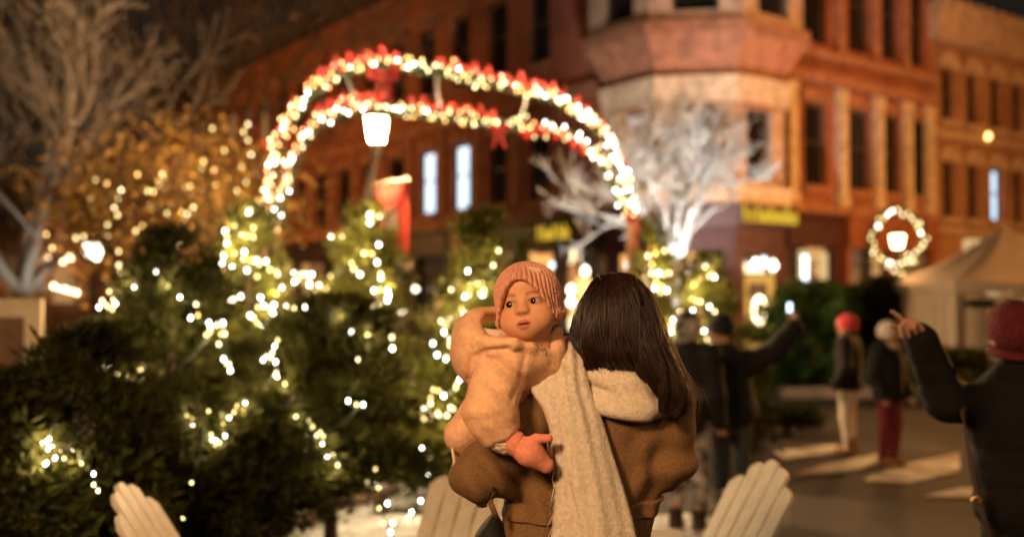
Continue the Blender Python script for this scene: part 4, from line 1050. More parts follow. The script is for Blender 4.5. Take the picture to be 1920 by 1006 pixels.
M['hat_red'] = mat('red_knit', (.6, .05, .06), .9, .2, 30, .5, 120)
M['hat_white'] = mat('white_knit', (.8, .7, .6), .9, .2, 30, .5, 120)
M['fur_white'] = mat('cream_fur', (.75, .62, .5), .95, .3, 30, .7, 90, bdist=.02)
M['white_trousers'] = mat('cream_trousers', (.75, .64, .5), .85, .1, 10, .3, 60)
M['maroon_cloth'] = mat('maroon_leggings', (.2, .018, .03), .8, .2, 20)
M['tan_boot'] = mat('tan_suede', (.33, .15, .055), .85, .25, 20, .3, 100)
M['dark_boot'] = mat('dark_leather', (.035, .022, .015), .5, .2, 20)
M['camo'] = mat('grey_white_camo', (.6, .55, .5), .85, .0, 9, .3, 60, col2=(.03, .027, .025), detail=1)
M['brass'] = mat('brass', (.75, .5, .2), .3, metal=1)
M['strap'] = mat('leather_strap', (.06, .035, .025), .6, .2, 20)

# ------------------------------------------------------------------ generic person
def make_person(label, loc, yaw, H, over={}, tops=None, legs=None, boots='dark_boot', hat=None, hem=.50, group=None, hd=(0, 0, 0), skin='skin', hands=(), fat=1.0, thick=.02, res=.011, quilt=0, gloves=None):
    Rm = rot(yaw); loc = np.array([loc[0], loc[1], 0.0])
    J = dict(head=A_(0, -.012, .935), neck=A_(0, .005, .855), shL=A_(.108, 0, .815), shR=A_(-.108, 0, .815), elL=A_(.135, .02, .64), elR=A_(-.135, .02, .64), wrL=A_(.13, -.06, .50), wrR=A_(-.13, -.06, .50),
             hipL=A_(.05, 0, .50), hipR=A_(-.05, 0, .50), knL=A_(.055, -.012, .275), knR=A_(-.055, -.012, .275), anL=A_(.055, .012, .045), anR=A_(-.055, .012, .045))
    J = {k: v*H for k, v in J.items()}
    for k, v in over.items(): J[k] = (np.array(v)-loc) @ Rm
    s = H/1.68; hs = s*(1.0 if H > 1.45 else 1.12)
    Rh = rot(*hd)
    def torso(P, e=0):
        lean = (J['neck']-A_(0, 0, .855)*H)
        mid = lambda z: lean*max(0, (z-.5)/.355)
        return blend(.04*s, ell(P, A_(0, .0, .735)*H+mid(.735), A_(.098*fat, .068*fat, .115)*H+e), ell(P, A_(0, 0, .61)*H+mid(.61), A_(.088*fat, .066*fat, .11)*H+e), ell(P, A_(0, .006, .515)*H, A_(.094*fat, .07*fat, .075)*H+e), cap(P, J['shL'], J['shR'], .036*H+e, .036*H+e))
    def arm(P, S, e=0, t=1.0):
        sh, el, wr = J['sh'+S], J['el'+S], J['wr'+S]
        return smin(cap(P, sh, el, .033*H+e, .027*H+e), cap(P, el, el+(wr-el)*t, .027*H+e, .019*H+e), .05*s)
    def leg(P, S, e=0):
        return smin(cap(P, J['hip'+S], J['kn'+S], .050*H+e, .034*H+e), cap(P, J['kn'+S], J['an'+S], .034*H+e, .023*H+e), .02*s)
    def foot(P, S, e=0):
        a = J['an'+S]; return smin(cap(P, a+A_(0, .01, -.012)*H, a+A_(0, -.075, -.024)*H, .022*H+e, .019*H+e), cap(P, a, a+A_(0, 0, .08)*H, .024*H+e, .028*H+e), .02*s)
    allp = np.array(list(J.values())); lo = allp.min(0)-.17*s-.06; hi = allp.max(0)+.2*s+.06
    lo[2] = min(lo[2], 0) - .02
    def hq(P): return (P-J['head']) @ Rh
    def body(P):
        d = blend(.03*s, torso(P), arm(P, 'L'), arm(P, 'R'), leg(P, 'L'), leg(P, 'R'), foot(P, 'L'), foot(P, 'R'), cap(P, J['neck']-A_(0, 0, .03)*H, J['head']-A_(0, -.012, .02)*H, .034*H, .032*H))
        return smin(d, adult_head(hq(P), hs), .02*s)
    root = thing('person', label, 'person', loc, 0, group)
    def out(name, f, m, lo=lo, hi=hi, h=res, extra=None, parent=root, fz=None):
        V, Q = nets(f, lo, hi, h)
        if extra is not None:
            for V2, Q2 in extra: Q = np.concatenate([Q, Q2+len(V)]); V = np.concatenate([V, V2])
        if fz: V, Q = fuzz(V, Q, *fz)
        return mk(name, V @ Rm.T+loc, Q, M[m], parent, smooth=True)
    ex = []
    for S, dirw, nw, curl, side, pt in hands:
        d = np.array(dirw) @ Rm; nv = np.array(nw) @ Rm; wr = J['wr'+S]
        ex.append(nets(lambda P: hand_parts(P, wr, d, nv, s*1.0, curl, side, pt), wr-.2*s, wr+.2*s, .0045))
    for S in 'LR':
        if S not in [h_[0] for h_ in hands]:
            wr = J['wr'+S]; d = wr-J['el'+S]; ex.append(nets(lambda P: hand_parts(P, wr, d, A_(0, -1, .2), s, .5, -1 if S == 'L' else 1), wr-.2*s, wr+.2*s, .006))
    body_o = out('body', body, skin, h=res*1.0, extra=ex)
    if tops:
        hz = hem*H
        def jacket(P):
            d = blend(.035*s, torso(P, thick), arm(P, 'L', thick, .93), arm(P, 'R', thick, .93), cap(P, J['neck']-A_(0, 0, .03)*H, J['neck']+A_(0, 0, .01)*H, .043*H, .042*H))
            d = d+.006*s*wob(P, 38/s, 4)
            if quilt: d = d-.0035*np.abs(np.sin((P[:, 2]+.12*P[:, 0])*PI/quilt))+.004
            return smax(d, hz-P[:, 2], .012)
        out('jacket', jacket, tops)
    if legs:
        def tr(P):
            d = blend(.02*s, leg(P, 'L', .012), leg(P, 'R', .012), ell(P, A_(0, .006, .515)*H, A_(.096*fat, .072*fat, .08)*H+.004))
            return smax(d+.005*s*wob(P, 40/s, 6), .035*H-P[:, 2], .01)
        out('trousers', tr, legs, hi=A_(hi[0], hi[1], .64*H))
    if boots:
        for S in 'LR':
            a = J['an'+S]; out('boot', lambda P: smax(smax(foot(P, S, .012*s), -P[:, 2]+.004, .006), P[:, 2]-a[2]-.075*H, .01), boots, a-A_(.09, .2, .09)*s, a+A_(.09, .12, .17)*s, .007)
    if hat:
        for hn, hm, f, fz in hat:
            c = J['head']; out(hn, lambda P: f(hq(P)/hs)*hs, hm, c-.2*hs-.03, c+.24*hs, .007, fz=fz)
    return root, J, loc, Rm
def beanie(q, low=-.02, r=(.092, .112, .104), rib=0):
    d = ell(q, (0, .018, .03), r)
    if rib: d = d+.003*np.sin(np.arctan2(q[:, 1]-.018, q[:, 0])*rib)*np.sin(q[:, 2]*150)
    d = np.maximum(d, low-q[:, 2]+.15*(q[:, 1]-.02)*-1)
    return np.minimum(d, torus(q, (0, .018, low+.02), .083, .018, 1.2, -.15))
def cap_hair(q): return np.maximum(ell(q, (0, .022, .03), (.083, .102, .097)), -(q[:, 1]+.03)*.9-(q[:, 2]-.07)*.8)

# ------------------------------------------------------------------ the woman in the camel coat (seen from behind)
Yw = 2.36
WR, WL = W(1250, 762, 2.37), W(1025, 752, 2.34)
ELR, ELL = W(1256, 862, 2.36), W(897, 892, 2.305)
HC = W(1163, 612, 2.345)
wl_ = (W(1110, 900, 2.38)[0], 2.38)
over = dict(head=HC+A_(0, .03, -.005), neck=W(1160, 690, 2.37), shL=WL+A_(0, .01, 0), shR=WR+A_(0, .01, 0), elL=ELL, elR=ELR, wrL=W(985, 872, 2.56), wrR=W(1180, 845, 2.60))
wo, Jw, locw, Rw = make_person('long haired woman seen from behind in a camel coat with a cream scarf', wl_, PI, 1.66, over, legs='black_cloth', hd=(0, 0, 0), hands=(('L', (1, .25, .1), (0, -.3, 1), .6, -1, False), ('R', (-1, .2, .1), (0, -1, .2), .6, 1, False)), res=.012, fat=.72)
def coat(P, e=0):
    d = blend(.05, cap(P, W(1150, 792, 2.385), W(1112, 890, 2.39), .155, .152, .70), cap(P, W(1112, 890, 2.39), W(1082, 955, 2.39), .152, .158, .72))
    d = smin(d, cap(P, W(1040, 752, 2.365), W(1240, 757, 2.375), .068, .066), .06)
    d = smin(d, cap(P, W(1085, 735, 2.37), W(1160, 690, 2.36), .06, .062), .06); d = smin(d, cap(P, W(1215, 735, 2.375), W(1160, 690, 2.36), .06, .062), .06)
    b = W(1076, 1010, 2.395); d = smin(d, cap(P, b, A_(b[0], 2.40, .60), .178, .25, .8), .03)
    ra = smin(cap(P, WR, ELR, .058, .052), cap(P, ELR, W(1205, 852, 2.56), .052, .046), .04)
    la = smin(cap(P, WL, ELL, .066, .056), cap(P, ELL, W(1000, 880, 2.40), .057, .058), .04)
    d = smin(d, ra, .05); d = smin(d, la, .026)
    # sleeve folds, waist gathers, centre back seam
    def fold(c, ax, fr, rad, amp):
        q = P-c; return amp*np.sin(q @ A_(*ax)*fr+1.3*np.sin(q[:, 0]*31)+2*q[:, 2]*9)*np.exp(-(q**2).sum(1)/rad**2)
    d = d+fold(W(930, 870, 2.28), (.75, .2, .65), 75, .10, .0085)+fold(W(1265, 865, 2.32), (-.5, .1, .85), 70, .10, .0075)+fold(W(1215, 900, 2.28), (.8, .1, -.55), 70, .11, .007)
    d = d+fold(W(985, 770, 2.3), (.5, 0, -.8), 80, .10, .004)
    zw = W(1080, 955, 2.3)[2]
    d = d+.006*np.sin(P[:, 0]*95+1.5*np.sin(P[:, 2]*22))*np.exp(-((P[:, 2]-zw+.01)/.075)**2)+.006*np.exp(-((P[:, 2]-zw)/.022)**2)
    xs = W(1120, 850, 2.28)[0]
    d = d+.0035*np.exp(-((P[:, 0]-xs+.12*(P[:, 2]-1.3))/.006)**2)*(P[:, 1] < 2.36)
    d = d+.0035*wob(P, 26, 11)
    return smax(d, .62-P[:, 2], .012)+e
V, Q = nets(coat, (-.28, 2.14, .55), (.52, 2.72, 1.52), .0075)
n0 = len(V); V, Q = fuzz(V, Q, 14000, .0025, .0006, 3, .3, mask=lambda c: (c[:, 2] > .98)*1.0)
mk('coat', V, Q, M['coat'], wo, smooth=True)
def belt(P):
    zw = W(1080, 962, 2.3)[2]+.02*(P[:, 0]-.1); return smax(np.abs(coat(P)-.002)-.0075, np.abs(P[:, 2]-zw)-.021, .006)
V, Q = nets(belt, (-.22, 2.14, 0.98), (.42, 2.62, 1.12), .006); mk('belt', V, Q, M['coat'], wo, smooth=True)
q = W(938, 940, 2.26); lp_ = MB(); lp_.tube([q+[-.012, 0, .03], q+[-.022, -.012, .0], q+[-.008, -.004, -.035]], [.006, .007, .006], 6); lp_.build('belt_loop', M['coat'], wo, world=True, smooth=True)

# scarf: two rolls about the neck
def scarf_loop(P):
    c1, c2 = W(1172, 702, 2.355), W(1172, 732, 2.35)
    q = P+.006*np.stack([wob(P, 42, 1), wob(P, 42, 2), wob(P, 42, 3)], 1)
    d = smin(torus(q, c1, .088, .033, .95, .12, -.16), torus(q, c2, .099, .027, .98, .30, -.10), .006)
    d = smin(d, cap(q, W(1175, 735, 2.268), W(1208, 757, 2.262), .022, .017), .03)
    return d+.0022*np.sin(q[:, 2]*120+q[:, 0]*60+2*wob(P, 20, 5))
V, Q = nets(scarf_loop, (W(1040, 0, 2.3)[0], 2.20, 1.24), (W(1300, 0, 2.3)[0], 2.52, 1.50), .0055)
V, Q = fuzz(V, Q, 26000, .0042, .0006, 5, .15); sc = mk('scarf', V, Q, M['scarf'], wo, smooth=True)
def strip(rows, nu=22, nv=90, th=.010, ripple=.006, seed=0, fz=9000, name='scarf_end'):
    Rr = np.array([[W(a, b, c), W(d, e, f)] for a, b, c, d, e, f in rows]); n = len(rows)
    t = np.linspace(0, n-1, nv+1); k = np.clip(t.astype(int), 0, n-2); f = (t-k)[:, None, None]
    p0, p1, p2, p3 = Rr[np.clip(k-1, 0, n-1)], Rr[k], Rr[k+1], Rr[np.clip(k+2, 0, n-1)]
    E = .5*((2*p1)+(-p0+p2)*f+(2*p0-5*p1+4*p2-p3)*f**2+(-p0+3*p1-3*p2+p3)*f**3)
    u = np.linspace(0, 1, nu+1)[None, :, None]; S = E[:, :1]*(1-u)+E[:, 1:]*u
    du = np.gradient(S, axis=1); dv = np.gradient(S, axis=0); N = np.cross(du, dv); N /= np.linalg.norm(N, axis=2)[:, :, None]+1e-9
    N *= np.where(N[:, :, 1:2] > 0, -1, 1) if False else 1
    uu = u[:, :, 0]; vv = t[:, None]
    rp = ripple*.6*(np.sin(uu*9+seed+.5*np.sin(vv*1.7))+.5*np.sin(uu*21+vv*.8))*np.minimum(1, vv/2)-.010*(np.abs(uu-.5)*2)**4
    S = S+N*rp[:, :, None]*np.sign(-N[:, :, 1:2].mean())
    edge = np.sqrt(np.clip(1-(np.abs(uu-.5)*2)**6, .05, 1))[:, :, None]
    A, Bk = S+N*th/2*edge, S-N*th/2*edge; m_ = (nv+1)*(nu+1); V = np.concatenate([A.reshape(-1, 3), Bk.reshape(-1, 3)]); Q = []
    for i in range(nv):
        for j in range(nu):
            a = i*(nu+1)+j; Q.append((a, a+1, a+nu+2, a+nu+1)); Q.append((a+m_, a+nu+1+m_, a+nu+2+m_, a+1+m_))
        a = i*(nu+1); Q.append((a, a+nu+1, a+nu+1+m_, a+m_)); a += nu; Q.append((a, a+m_, a+nu+1+m_, a+nu+1))
    for j in range(nu): a = nv*(nu+1)+j; Q.append((a, a+1, a+1+m_, a+m_))
    V, Q = fuzz(V, np.array(Q), fz, .0042, .0006, seed+3, .2)
    # fringe at the lower edge
    o = mk(name, V, Q, M['scarf'], wo, smooth=True)
    fr = MB(); rr = random.Random(seed)
    for j in range(0, nu+1):
        p = S[-1, j]; fr.tube([p, p+[rr.uniform(-.01, .01), rr.uniform(-.006, .006), -.04], p+[rr.uniform(-.02, .02), rr.uniform(-.01, .01), -.085]], [.0028, .0022, .001], 5)
    for j in range(0, nv+1, 3):
        if name == 'scarf_under' and t[j] > 3.5:
            p = S[j, 0]; fr.tube([p, p+[-.006+rr.uniform(-.004, .004), -.004, -.02], p+[-.008+rr.uniform(-.012, .008), -.005, -.045]], [.0018, .0014, .0008], 5)
    fr.build('fringe', M['scarf'], o, world=True, smooth=True)
strip([(1048,640,2.36,1086,640,2.37),(1010,680,2.30,1062,668,2.29),(994,724,2.265,1065,728,2.25),(1020,775,2.250,1075,788,2.235),(1034,840,2.245,1082,850,2.225),(1039,920,2.24,1092,920,2.22),(1034,1000,2.235,1110,1000,2.215),(1036,1100,2.235,1125,1100,2.215)], 12, 70, .010, .004, 2, 6000, 'scarf_under')
strip([(1035,720,2.49,1090,715,2.49),(1046,655,2.40,1094,640,2.41),(1044,640,2.33,1095,636,2.345),(1036,668,2.28,1100,664,2.29),(1040,722,2.245,1108,722,2.262),(1051,780,2.225,1128,776,2.25),(1062,850,2.215,1150,846,2.243),(1076,920,2.208,1172,916,2.24),(1091,1000,2.203,1194,1000,2.235),(1104,1100,2.20,1212,1100,2.23),(1110,1180,2.20,1222,1180,2.23)], 24, 120, .013, .0055, 4, 14000, 'scarf_end')
# hair: scalp shell plus strands running along guide locks
def scalp(P):
    q = P-HC; d = ell(q, (0, .0, .005), (.086, .106, .108)); d = smin(d, cap(P, HC+[0, -.02, -.02], HC+[.012, -.035, -.10], .08, .055), .05)
    return np.maximum(d, (q[:, 1]-.045)+.35*np.clip(-q[:, 2], -.1, .1))
V, Q = nets(scalp, HC-[.14, .17, .2], HC+[.16, .16, .16], .008)
GU = [[(1134,518,2.36),(1106,535,2.32),(1084,580,2.305),(1075,622,2.30),(1081,652,2.285),(1096,680,2.285),(1106,702,2.32)],
      [(1141,514,2.33),(1116,543,2.275),(1099,590,2.245),(1095,632,2.24),(1103,664,2.245),(1116,692,2.275),(1124,716,2.32)],
      [(1147,512,2.31),(1139,548,2.245),(1133,598,2.222),(1134,640,2.22),(1145,670,2.225),(1156,696,2.27),(1164,720,2.32)],
      [(1153,512,2.31),(1166,549,2.24),(1174,600,2.217),(1180,642,2.212),(1190,672,2.217),(1202,704,2.265),(1212,726,2.32)],
      [(1158,513,2.31),(1188,540,2.255),(1206,600,2.228),(1217,645,2.213),(1230,688,2.205),(1242,732,2.20),(1250,772,2.215)],
      [(1166,514,2.32),(1204,540,2.29),(1229,595,2.265),(1241,650,2.245),(1258,700,2.225),(1270,742,2.215),(1262,777,2.215)],
      [(1172,516,2.35),(1210,540,2.335),(1237,596,2.325),(1251,652,2.295),(1274,700,2.265),(1286,735,2.255),(1281,768,2.255)],
      [(1165,520,2.40),(1206,545,2.40),(1232,600,2.40),(1246,655,2.37),(1264,700,2.33),(1275,745,2.30),(1272,790,2.29)]]
GU = np.array([[W(*p) for p in g] for g in GU])
def spline(P, n):
    k_ = P.shape[1]; t = np.linspace(0, k_-1, n); k = np.clip(t.astype(int), 0, k_-2); f = (t-k)[None, :, None]
    p0, p1, p2, p3 = P[:, np.clip(k-1, 0, k_-1)], P[:, k], P[:, k+1], P[:, np.clip(k+2, 0, k_-1)]
    return .5*((2*p1)+(-p0+p2)*f+(2*p0-5*p1+4*p2-p3)*f**2+(-p0+3*p1-3*p2+p3)*f**3)
r = np.random.default_rng(21); NSt = 5200
g = r.uniform(0, len(GU)-1.001, NSt); g = np.where(r.random(NSt) < .25, r.uniform(4, 6.9, NSt), g); cl = np.round(g*9)/9; g = g*.3+cl*.7+r.normal(0, .03, NSt); g = np.clip(g, 0, len(GU)-1.001)
gi = g.astype(int); gf = (g-gi)[:, None, None]; Pn = GU[gi]*(1-gf)+GU[gi+1]*gf
C0 = HC[None, None]; dep = r.uniform(-.012, .004, NSt)[:, None, None]; nrm = Pn-C0; nrm = nrm/np.linalg.norm(nrm, axis=2)[:, :, None]
Pn = Pn+nrm*dep+r.normal(0, .0018, Pn.shape)*np.linspace(.4, 2.0, 7)[None, :, None]
Pn[:, 0, 0] += r.normal(0, .010, NSt); Pn[:, 0, 2] -= r.uniform(.0, .006, NSt)
fl = r.random(NSt) < .03
Pn[fl] += (r.normal(0, .008, (fl.sum(), 1, 3))+A_(.012, 0, 0))*np.linspace(0, 1.6, 7)[None, :, None]**1.5
S = spline(Pn, 22); n_ = S.shape[1]
wv = np.sin(np.linspace(0, 9, n_)[None, :]+cl[:, None]*5)*np.linspace(0, .012, n_)[None, :]; S[:, :, 0] += wv
T = np.gradient(S, axis=1); T /= np.linalg.norm(T, axis=2)[:, :, None]+1e-9; sd = np.cross(T, nrm.mean(1)[:, None, :]); sd /= np.linalg.norm(sd, axis=2)[:, :, None]+1e-9; nn_ = np.cross(sd, T)
wdt = (r.uniform(.0007, .0016, NSt)[:, None]*np.interp(np.linspace(0, 1, n_), [0, .1, .7, 1], [.7, 1, .9, .25])[None, :])[:, :, None]; wdt[fl] *= .45
tri = np.stack([S+sd*wdt, S-sd*wdt*.5+nn_*wdt*.8, S-sd*wdt*.5-nn_*wdt*.8], 2).reshape(-1, 3)
base = (np.arange(NSt)*n_*3)[:, None, None]+(np.arange(n_-1)*3)[None, :, None]; k3 = np.arange(3)[None, None, :]
Qh = np.stack([base+k3, base+(k3+1) % 3, base+3+(k3+1) % 3, base+3+k3], -1).reshape(-1, 4)
mk('hair', np.concatenate([V, tri]), np.concatenate([Q, Qh+len(V)]), M['hair'], wo, smooth=True)

# ------------------------------------------------------------------ the toddler
HO = W(990, 573.5, 2.285); HR = rot(math.radians(-13), math.radians(-8), math.radians(-9)); Rb = HR
tod = thing('person', 'toddler in a ribbed pink hat and peach fleece jacket, looking aside over the woman\'s arm', 'person', (W(930, 800, 2.33)[0], 2.33, W(930, 880, 2.33)[2]))
q2w = lambda q: np.asarray(q) @ HR.T+HO
def face(q):
    d = blend(.028, ell(q, (0, .010, .032), (.066, .076, .068)), ell(q, (0, -.010, -.030), (.057, .052, .050)))
    d = smin(d, ell(q, (0, -.042, -.064), (.020, .017, .014)), .032)
    d = smin(d, ell(q, (0, -.050, -.048), (.024, .018, .018)), .02)
    for x in (-1, 1):
        d = smin(d, ell(q, (x*.033, -.033, -.035), (.027, .027, .027)), .022)
        d = smax(d, -ell(q, (x*.0275, -.069, .001), (.0165, .0115, .0105)), .010)
        lid = ell(q, (x*.0275, -.0475, 0), (.0152, .0146, .0142)); op = ell(q, (x*.0272, -.063, -.0002), (.0122, .014, .0066)); d = smin(d, smax(lid, -op, .0015), .004)
        d = smin(d, ell(q, (x*.066, .008, -.022), (.007, .014, .022)), .006)
        d = smin(d, ell(q, (x*.0092, -.0665, -.0205), (.0058, .0064, .0050)), .006)
        d = smax(d, -ell(q, (x*.0054, -.0725, -.0246), (.0032, .0055, .0024)), .002)
        d = smin(d, ell(q, (x*.0062, -.0640, -.0425), (.0100, .0068, .0056)), .006)
        d = smin(d, cap(q, (x*.008, -.0630, -.0450), (x*.0172, -.0545, -.0500), .0048, .0025), .005)
    d = smin(d, cap(q, (0, -.058, .002), (0, -.0690, -.0170), .006, .0080), .016)
    d = smax(d, -ell(q, (0, -.070, -.0496-.0), (.0130, .014, .0021)), .0022)
    d = smin(d, ell(q, (0, -.0622, -.0565), (.0128, .0080, .0052)), .005)
    d = smax(d, -ell(q, (0, -.0735, -.0345), (.0020, .006, .005)), .004)
    return smin(d, cap(q, (0, .012, -.05), (.004, .022, -.12), .036, .042), .02)
Vf, Qf = nets(face, (-.085, -.1, -.175), (.085, .1, .115), .0018)
x, y, z = Vf.T; ax_ = np.abs(x); C = np.tile(A_(.69, .345, .19), (len(Vf), 1))
def mixc(m, c):
    global C
    C = C*(1-m[:, None])+np.array(c)*m[:, None]
fr = y < -.02
sm = lambda v, a, b: np.clip((v-a)/(b-a), 0, 1)**2*(3-2*np.clip((v-a)/(b-a), 0, 1))
mixc(.25*np.exp(-((ax_-.036)**2/.016**2+(z+.030)**2/.014**2))*fr, (.64, .24, .14))
mixc(.18*np.exp(-(ax_**2/.010**2+(z+.022)**2/.010**2))*fr, (.6, .24, .14))
zb = .0165+.0045*np.sin(np.clip((ax_-.010)/.036, 0, 1)*PI)-.05*np.clip(ax_-.034, 0, 1)
mixc(.62*np.exp(-((z-zb)/.0022)**2)*sm(ax_, .009, .014)*(1-sm(ax_, .036, .046))*fr, (.07, .025, .012))
up = .0062*np.sqrt(np.clip(1-((ax_-.0272)/.0128)**2, 0, 1)); mixc(.85*np.exp(-((z-.0012-up)/.0020)**2)*(np.abs(ax_-.0272) < .0135)*fr, (.03, .012, .008))
mixc(.35*np.exp(-((z+.0010+up)/.0015)**2)*(np.abs(ax_-.0272) < .0125)*fr, (.12, .045, .025))
mixc(.35*np.exp(-((ax_-.0285)**2/.016**2+(z-.001)**2/.0085**2))*fr, (.27, .105, .05))
lw_ = .0175
lipm = (1-sm(np.abs(x)/lw_, .9, 1.08))*sm(-.0382-.0016*np.exp(-(x/.0025)**2)-.0110*(ax_/lw_)**1.8-z, -.0012, .0010)*sm(z+.0632-.0110*(ax_/lw_)**2, -.0012, .0012)*(y < -.045)
mixc(.8*lipm, (.46, .115, .085))
mixc(.92*np.exp(-((z+.0497)/.0022)**2)*(1-sm(np.abs(x), .013, .018))*(y > -.0655)*(y < -.03), (.07, .015, .012))
mixc(.6*np.exp(-((ax_-.0056)**2/.0030**2+(z+.0250)**2/.0024**2))*fr, (.1, .03, .02))
fb_ = mk('body', q2w(Vf), Qf, M['skin_brown'], tod, smooth=True)
# rest of the toddler's body under the clothes (joined to the head mesh so it stays one figure)
tb = dict(ch=W(968, 715, 2.345), pe=W(905, 835, 2.37), sh=W(925, 700, 2.285), el=W(906, 778, 2.225), wr=W(945, 822, 2.222))
def tbody(P):
    return blend(.02, cap(P, tb['ch'], tb['pe'], .07, .075), cap(P, tb['ch'], q2w((0, .012, -.09)), .05, .038), cap(P, tb['sh'], tb['el'], .032, .026), cap(P, tb['el'], tb['wr'], .026, .017),
                 cap(P, tb['pe'], W(985, 850, 2.56), .05, .036), cap(P, W(985, 850, 2.56), W(990, 960, 2.58), .036, .026), cap(P, W(1015, 715, 2.40), W(1050, 740, 2.50), .03, .024))
V2, Q2 = nets(tbody, (-.17, 2.12, 0.98), (.2, 2.68, 1.53), .009)
me = fb_.data
Vall = np.concatenate([q2w(Vf), V2])-np.array(tod.location); Call = np.concatenate([C, np.tile(A_(.45, .2, .11), (len(V2), 1))])
fb_.data = mesh('body', Vall, np.concatenate([Qf, Q2+len(Vf)]), M['skin_brown'], True); colour(fb_, Call)
gz = A_(-.30, -1, .06); gz /= np.linalg.norm(gz)
for s_ in (-1, 1):
    n1, n2 = 40, 60; th = np.linspace(0, PI, n1+1); ph = np.linspace(0, 2*PI, n2, endpoint=False)
    e1 = np.cross(gz, [0, 0, 1]); e1 /= np.linalg.norm(e1); e2 = np.cross(e1, gz)
    Ve = np.array([gz*math.cos(t)+(e1*math.cos(p)+e2*math.sin(p))*math.sin(t) for t in th for p in ph]); tt = np.repeat(th, n2)
    Qe = np.array([(i*n2+j, i*n2+(j+1) % n2, (i+1)*n2+(j+1) % n2, (i+1)*n2+j) for i in range(n1) for j in range(n2)])
    Ce = np.tile(A_(.46, .38, .33), (len(Ve), 1)); iris = 1-sm(tt, .62, .72); Ce = Ce*(1-iris[:, None])+A_(.02, .008, .004)*iris[:, None]; pu = 1-sm(tt, .22, .28); Ce = Ce*(1-pu[:, None])
    eo = mk('eye', q2w(Ve*.0131+A_(s_*.0275, -.0478, 0)), Qe, M['eye'], tod, smooth=True); colour(eo, Ce)
for s_ in (-1, 1):
    tV, tQ = nets(lambda q: ell(q, (s_*.0037, -.0612, -.0482), (.0033, .0022, .0026)), A_(s_*.0037, -.0612, -.0482)-.005, A_(s_*.0037, -.0612, -.0482)+.005, .0009); mk('tooth', q2w(tV), tQ, M['label'], tod, smooth=True)
# hat
def hat(q):
    a = np.arctan2(q[:, 0], -(q[:, 1]-.012)); N_ = 46; wv = a*N_/2+.5*np.sin(q[:, 2]*60)
    edge = np.where(q[:, 1] < .004, .054-1.2*(q[:, 1]+.066), -.040); edge = np.clip(edge, -.046, .054)+.022*(1-np.clip(q[:, 0]/.04, -1, 1)**2)*0
    ef = .050-21.0*q[:, 0]**2; edge = np.minimum(edge, np.where(q[:, 1] < .01, ef, edge)); edge = np.clip(edge, -.047, .06)
    qh = q.copy(); qh[:, 2] = np.where(q[:, 2] < .028, .028+(q[:, 2]-.028)*.5, q[:, 2]); cc = A_(0, .012, .028); out_ = ell(qh, cc, (.0785, .088, .078)); inn = ell(qh, cc, (.066, .0745, .066))
    bulge = .0085*np.exp(-((q[:, 2]-edge-.014)/.016)**2)
    fade = np.clip((.105-q[:, 2])/.03, .15, 1)
    d = out_-bulge+.0026*fade*(1-np.abs(np.sin(wv)))*2.0-.0012*np.sin(q[:, 2]*520+6*np.sin(wv*2))*fade
    d = smax(d, -inn, .004); return smax(d, edge-q[:, 2], .007)
V, Q = nets(hat, (-.1, -.1, -.07), (.1, .12, .125), .0016)
V, Q = fuzz(V, Q, 6000, .0028, .0005, 8, .1)
ho = mk('hat', q2w(V), Q, M['knit_pink'], tod, smooth=True, nrot=HR)
lbq = A_(.043, -.058, .080); nl = lbq-A_(0, .012, .028); nl = nl/np.array([.0785, .088, .078])**2; nl /= np.linalg.norm(nl); tx_ = np.cross([0, 0, 1], nl); tx_ /= np.linalg.norm(tx_); tz_ = np.cross(nl, tx_)
for sc_ in np.linspace(0, .03, 61):
    lq = A_(0, .012, .028)+(lbq-A_(0, .012, .028))*(.8+sc_*18)
    if hat(lq[None])[0] > 0.001: break
Vl = [lq+tx_*a*.0115+tz_*(b*.0052-a*.0045)+nl*c_ for c_ in (-.004, .0016) for a, b in ((-1, -1), (1, -1), (1, 1), (-1, 1))]
mk('hat_label', q2w(np.array(Vl)), [(0, 3, 2, 1), (4, 5, 6, 7), (0, 1, 5, 4), (1, 2, 6, 5), (2, 3, 7, 6), (3, 0, 4, 7)], M['label'], ho)
# jacket with hood
k8 = lambda x, y, Y: W(840+x/3.47, 470+y/3.47, Y)
k8 = lambda x, y, Y: W(840+x/3.47, 470+y/3.47, Y)
def jkt(P):
    sl = blend(.02, cap(P, W(935, 702, 2.265), W(918, 772, 2.215), .062, .056), cap(P, W(918, 772, 2.215), W(938, 808, 2.218), .056, .048))
    ed = W(938, 808, 2.218)-W(918, 772, 2.215); ed /= np.linalg.norm(ed); sl = smax(sl, (P-W(941, 818, 2.216)) @ ed-.004, .010)
    to = blend(.03, cap(P, W(962, 712, 2.365), W(902, 815, 2.385), .072, .078), cap(P, W(985, 690, 2.30), W(1010, 715, 2.32), .045, .045), ell(P, k8(420, 715, 2.268), (.062, .064, .056)), ell(P, k8(590, 735, 2.305), (.042, .05, .045)), ell(P, k8(585, 690, 2.275), (.036, .038, .022)))
    bm_ = blend(.02, cap(P, W(893, 795, 2.335), W(868, 815, 2.325), .05, .041), cap(P, W(868, 815, 2.325), W(880, 838, 2.335), .036, .03))
    d = smin(smin(to, sl, .007), bm_, .012)
    w3 = wob(P, 60, 21)
    q = P-W(925, 785, 2.2); d = d+.0026*np.sin(q @ A_(.25, .1, 1)*105+2.5*np.sin(q[:, 0]*40))*np.exp(-(q**2).sum(1)/.085**2)
    q = P-W(950, 705, 2.22); d = d+.0022*np.sin(q @ A_(.9, 0, .45)*95+2*np.sin(q[:, 2]*35))*np.exp(-(q**2).sum(1)/.07**2)
    return d+.0018*w3
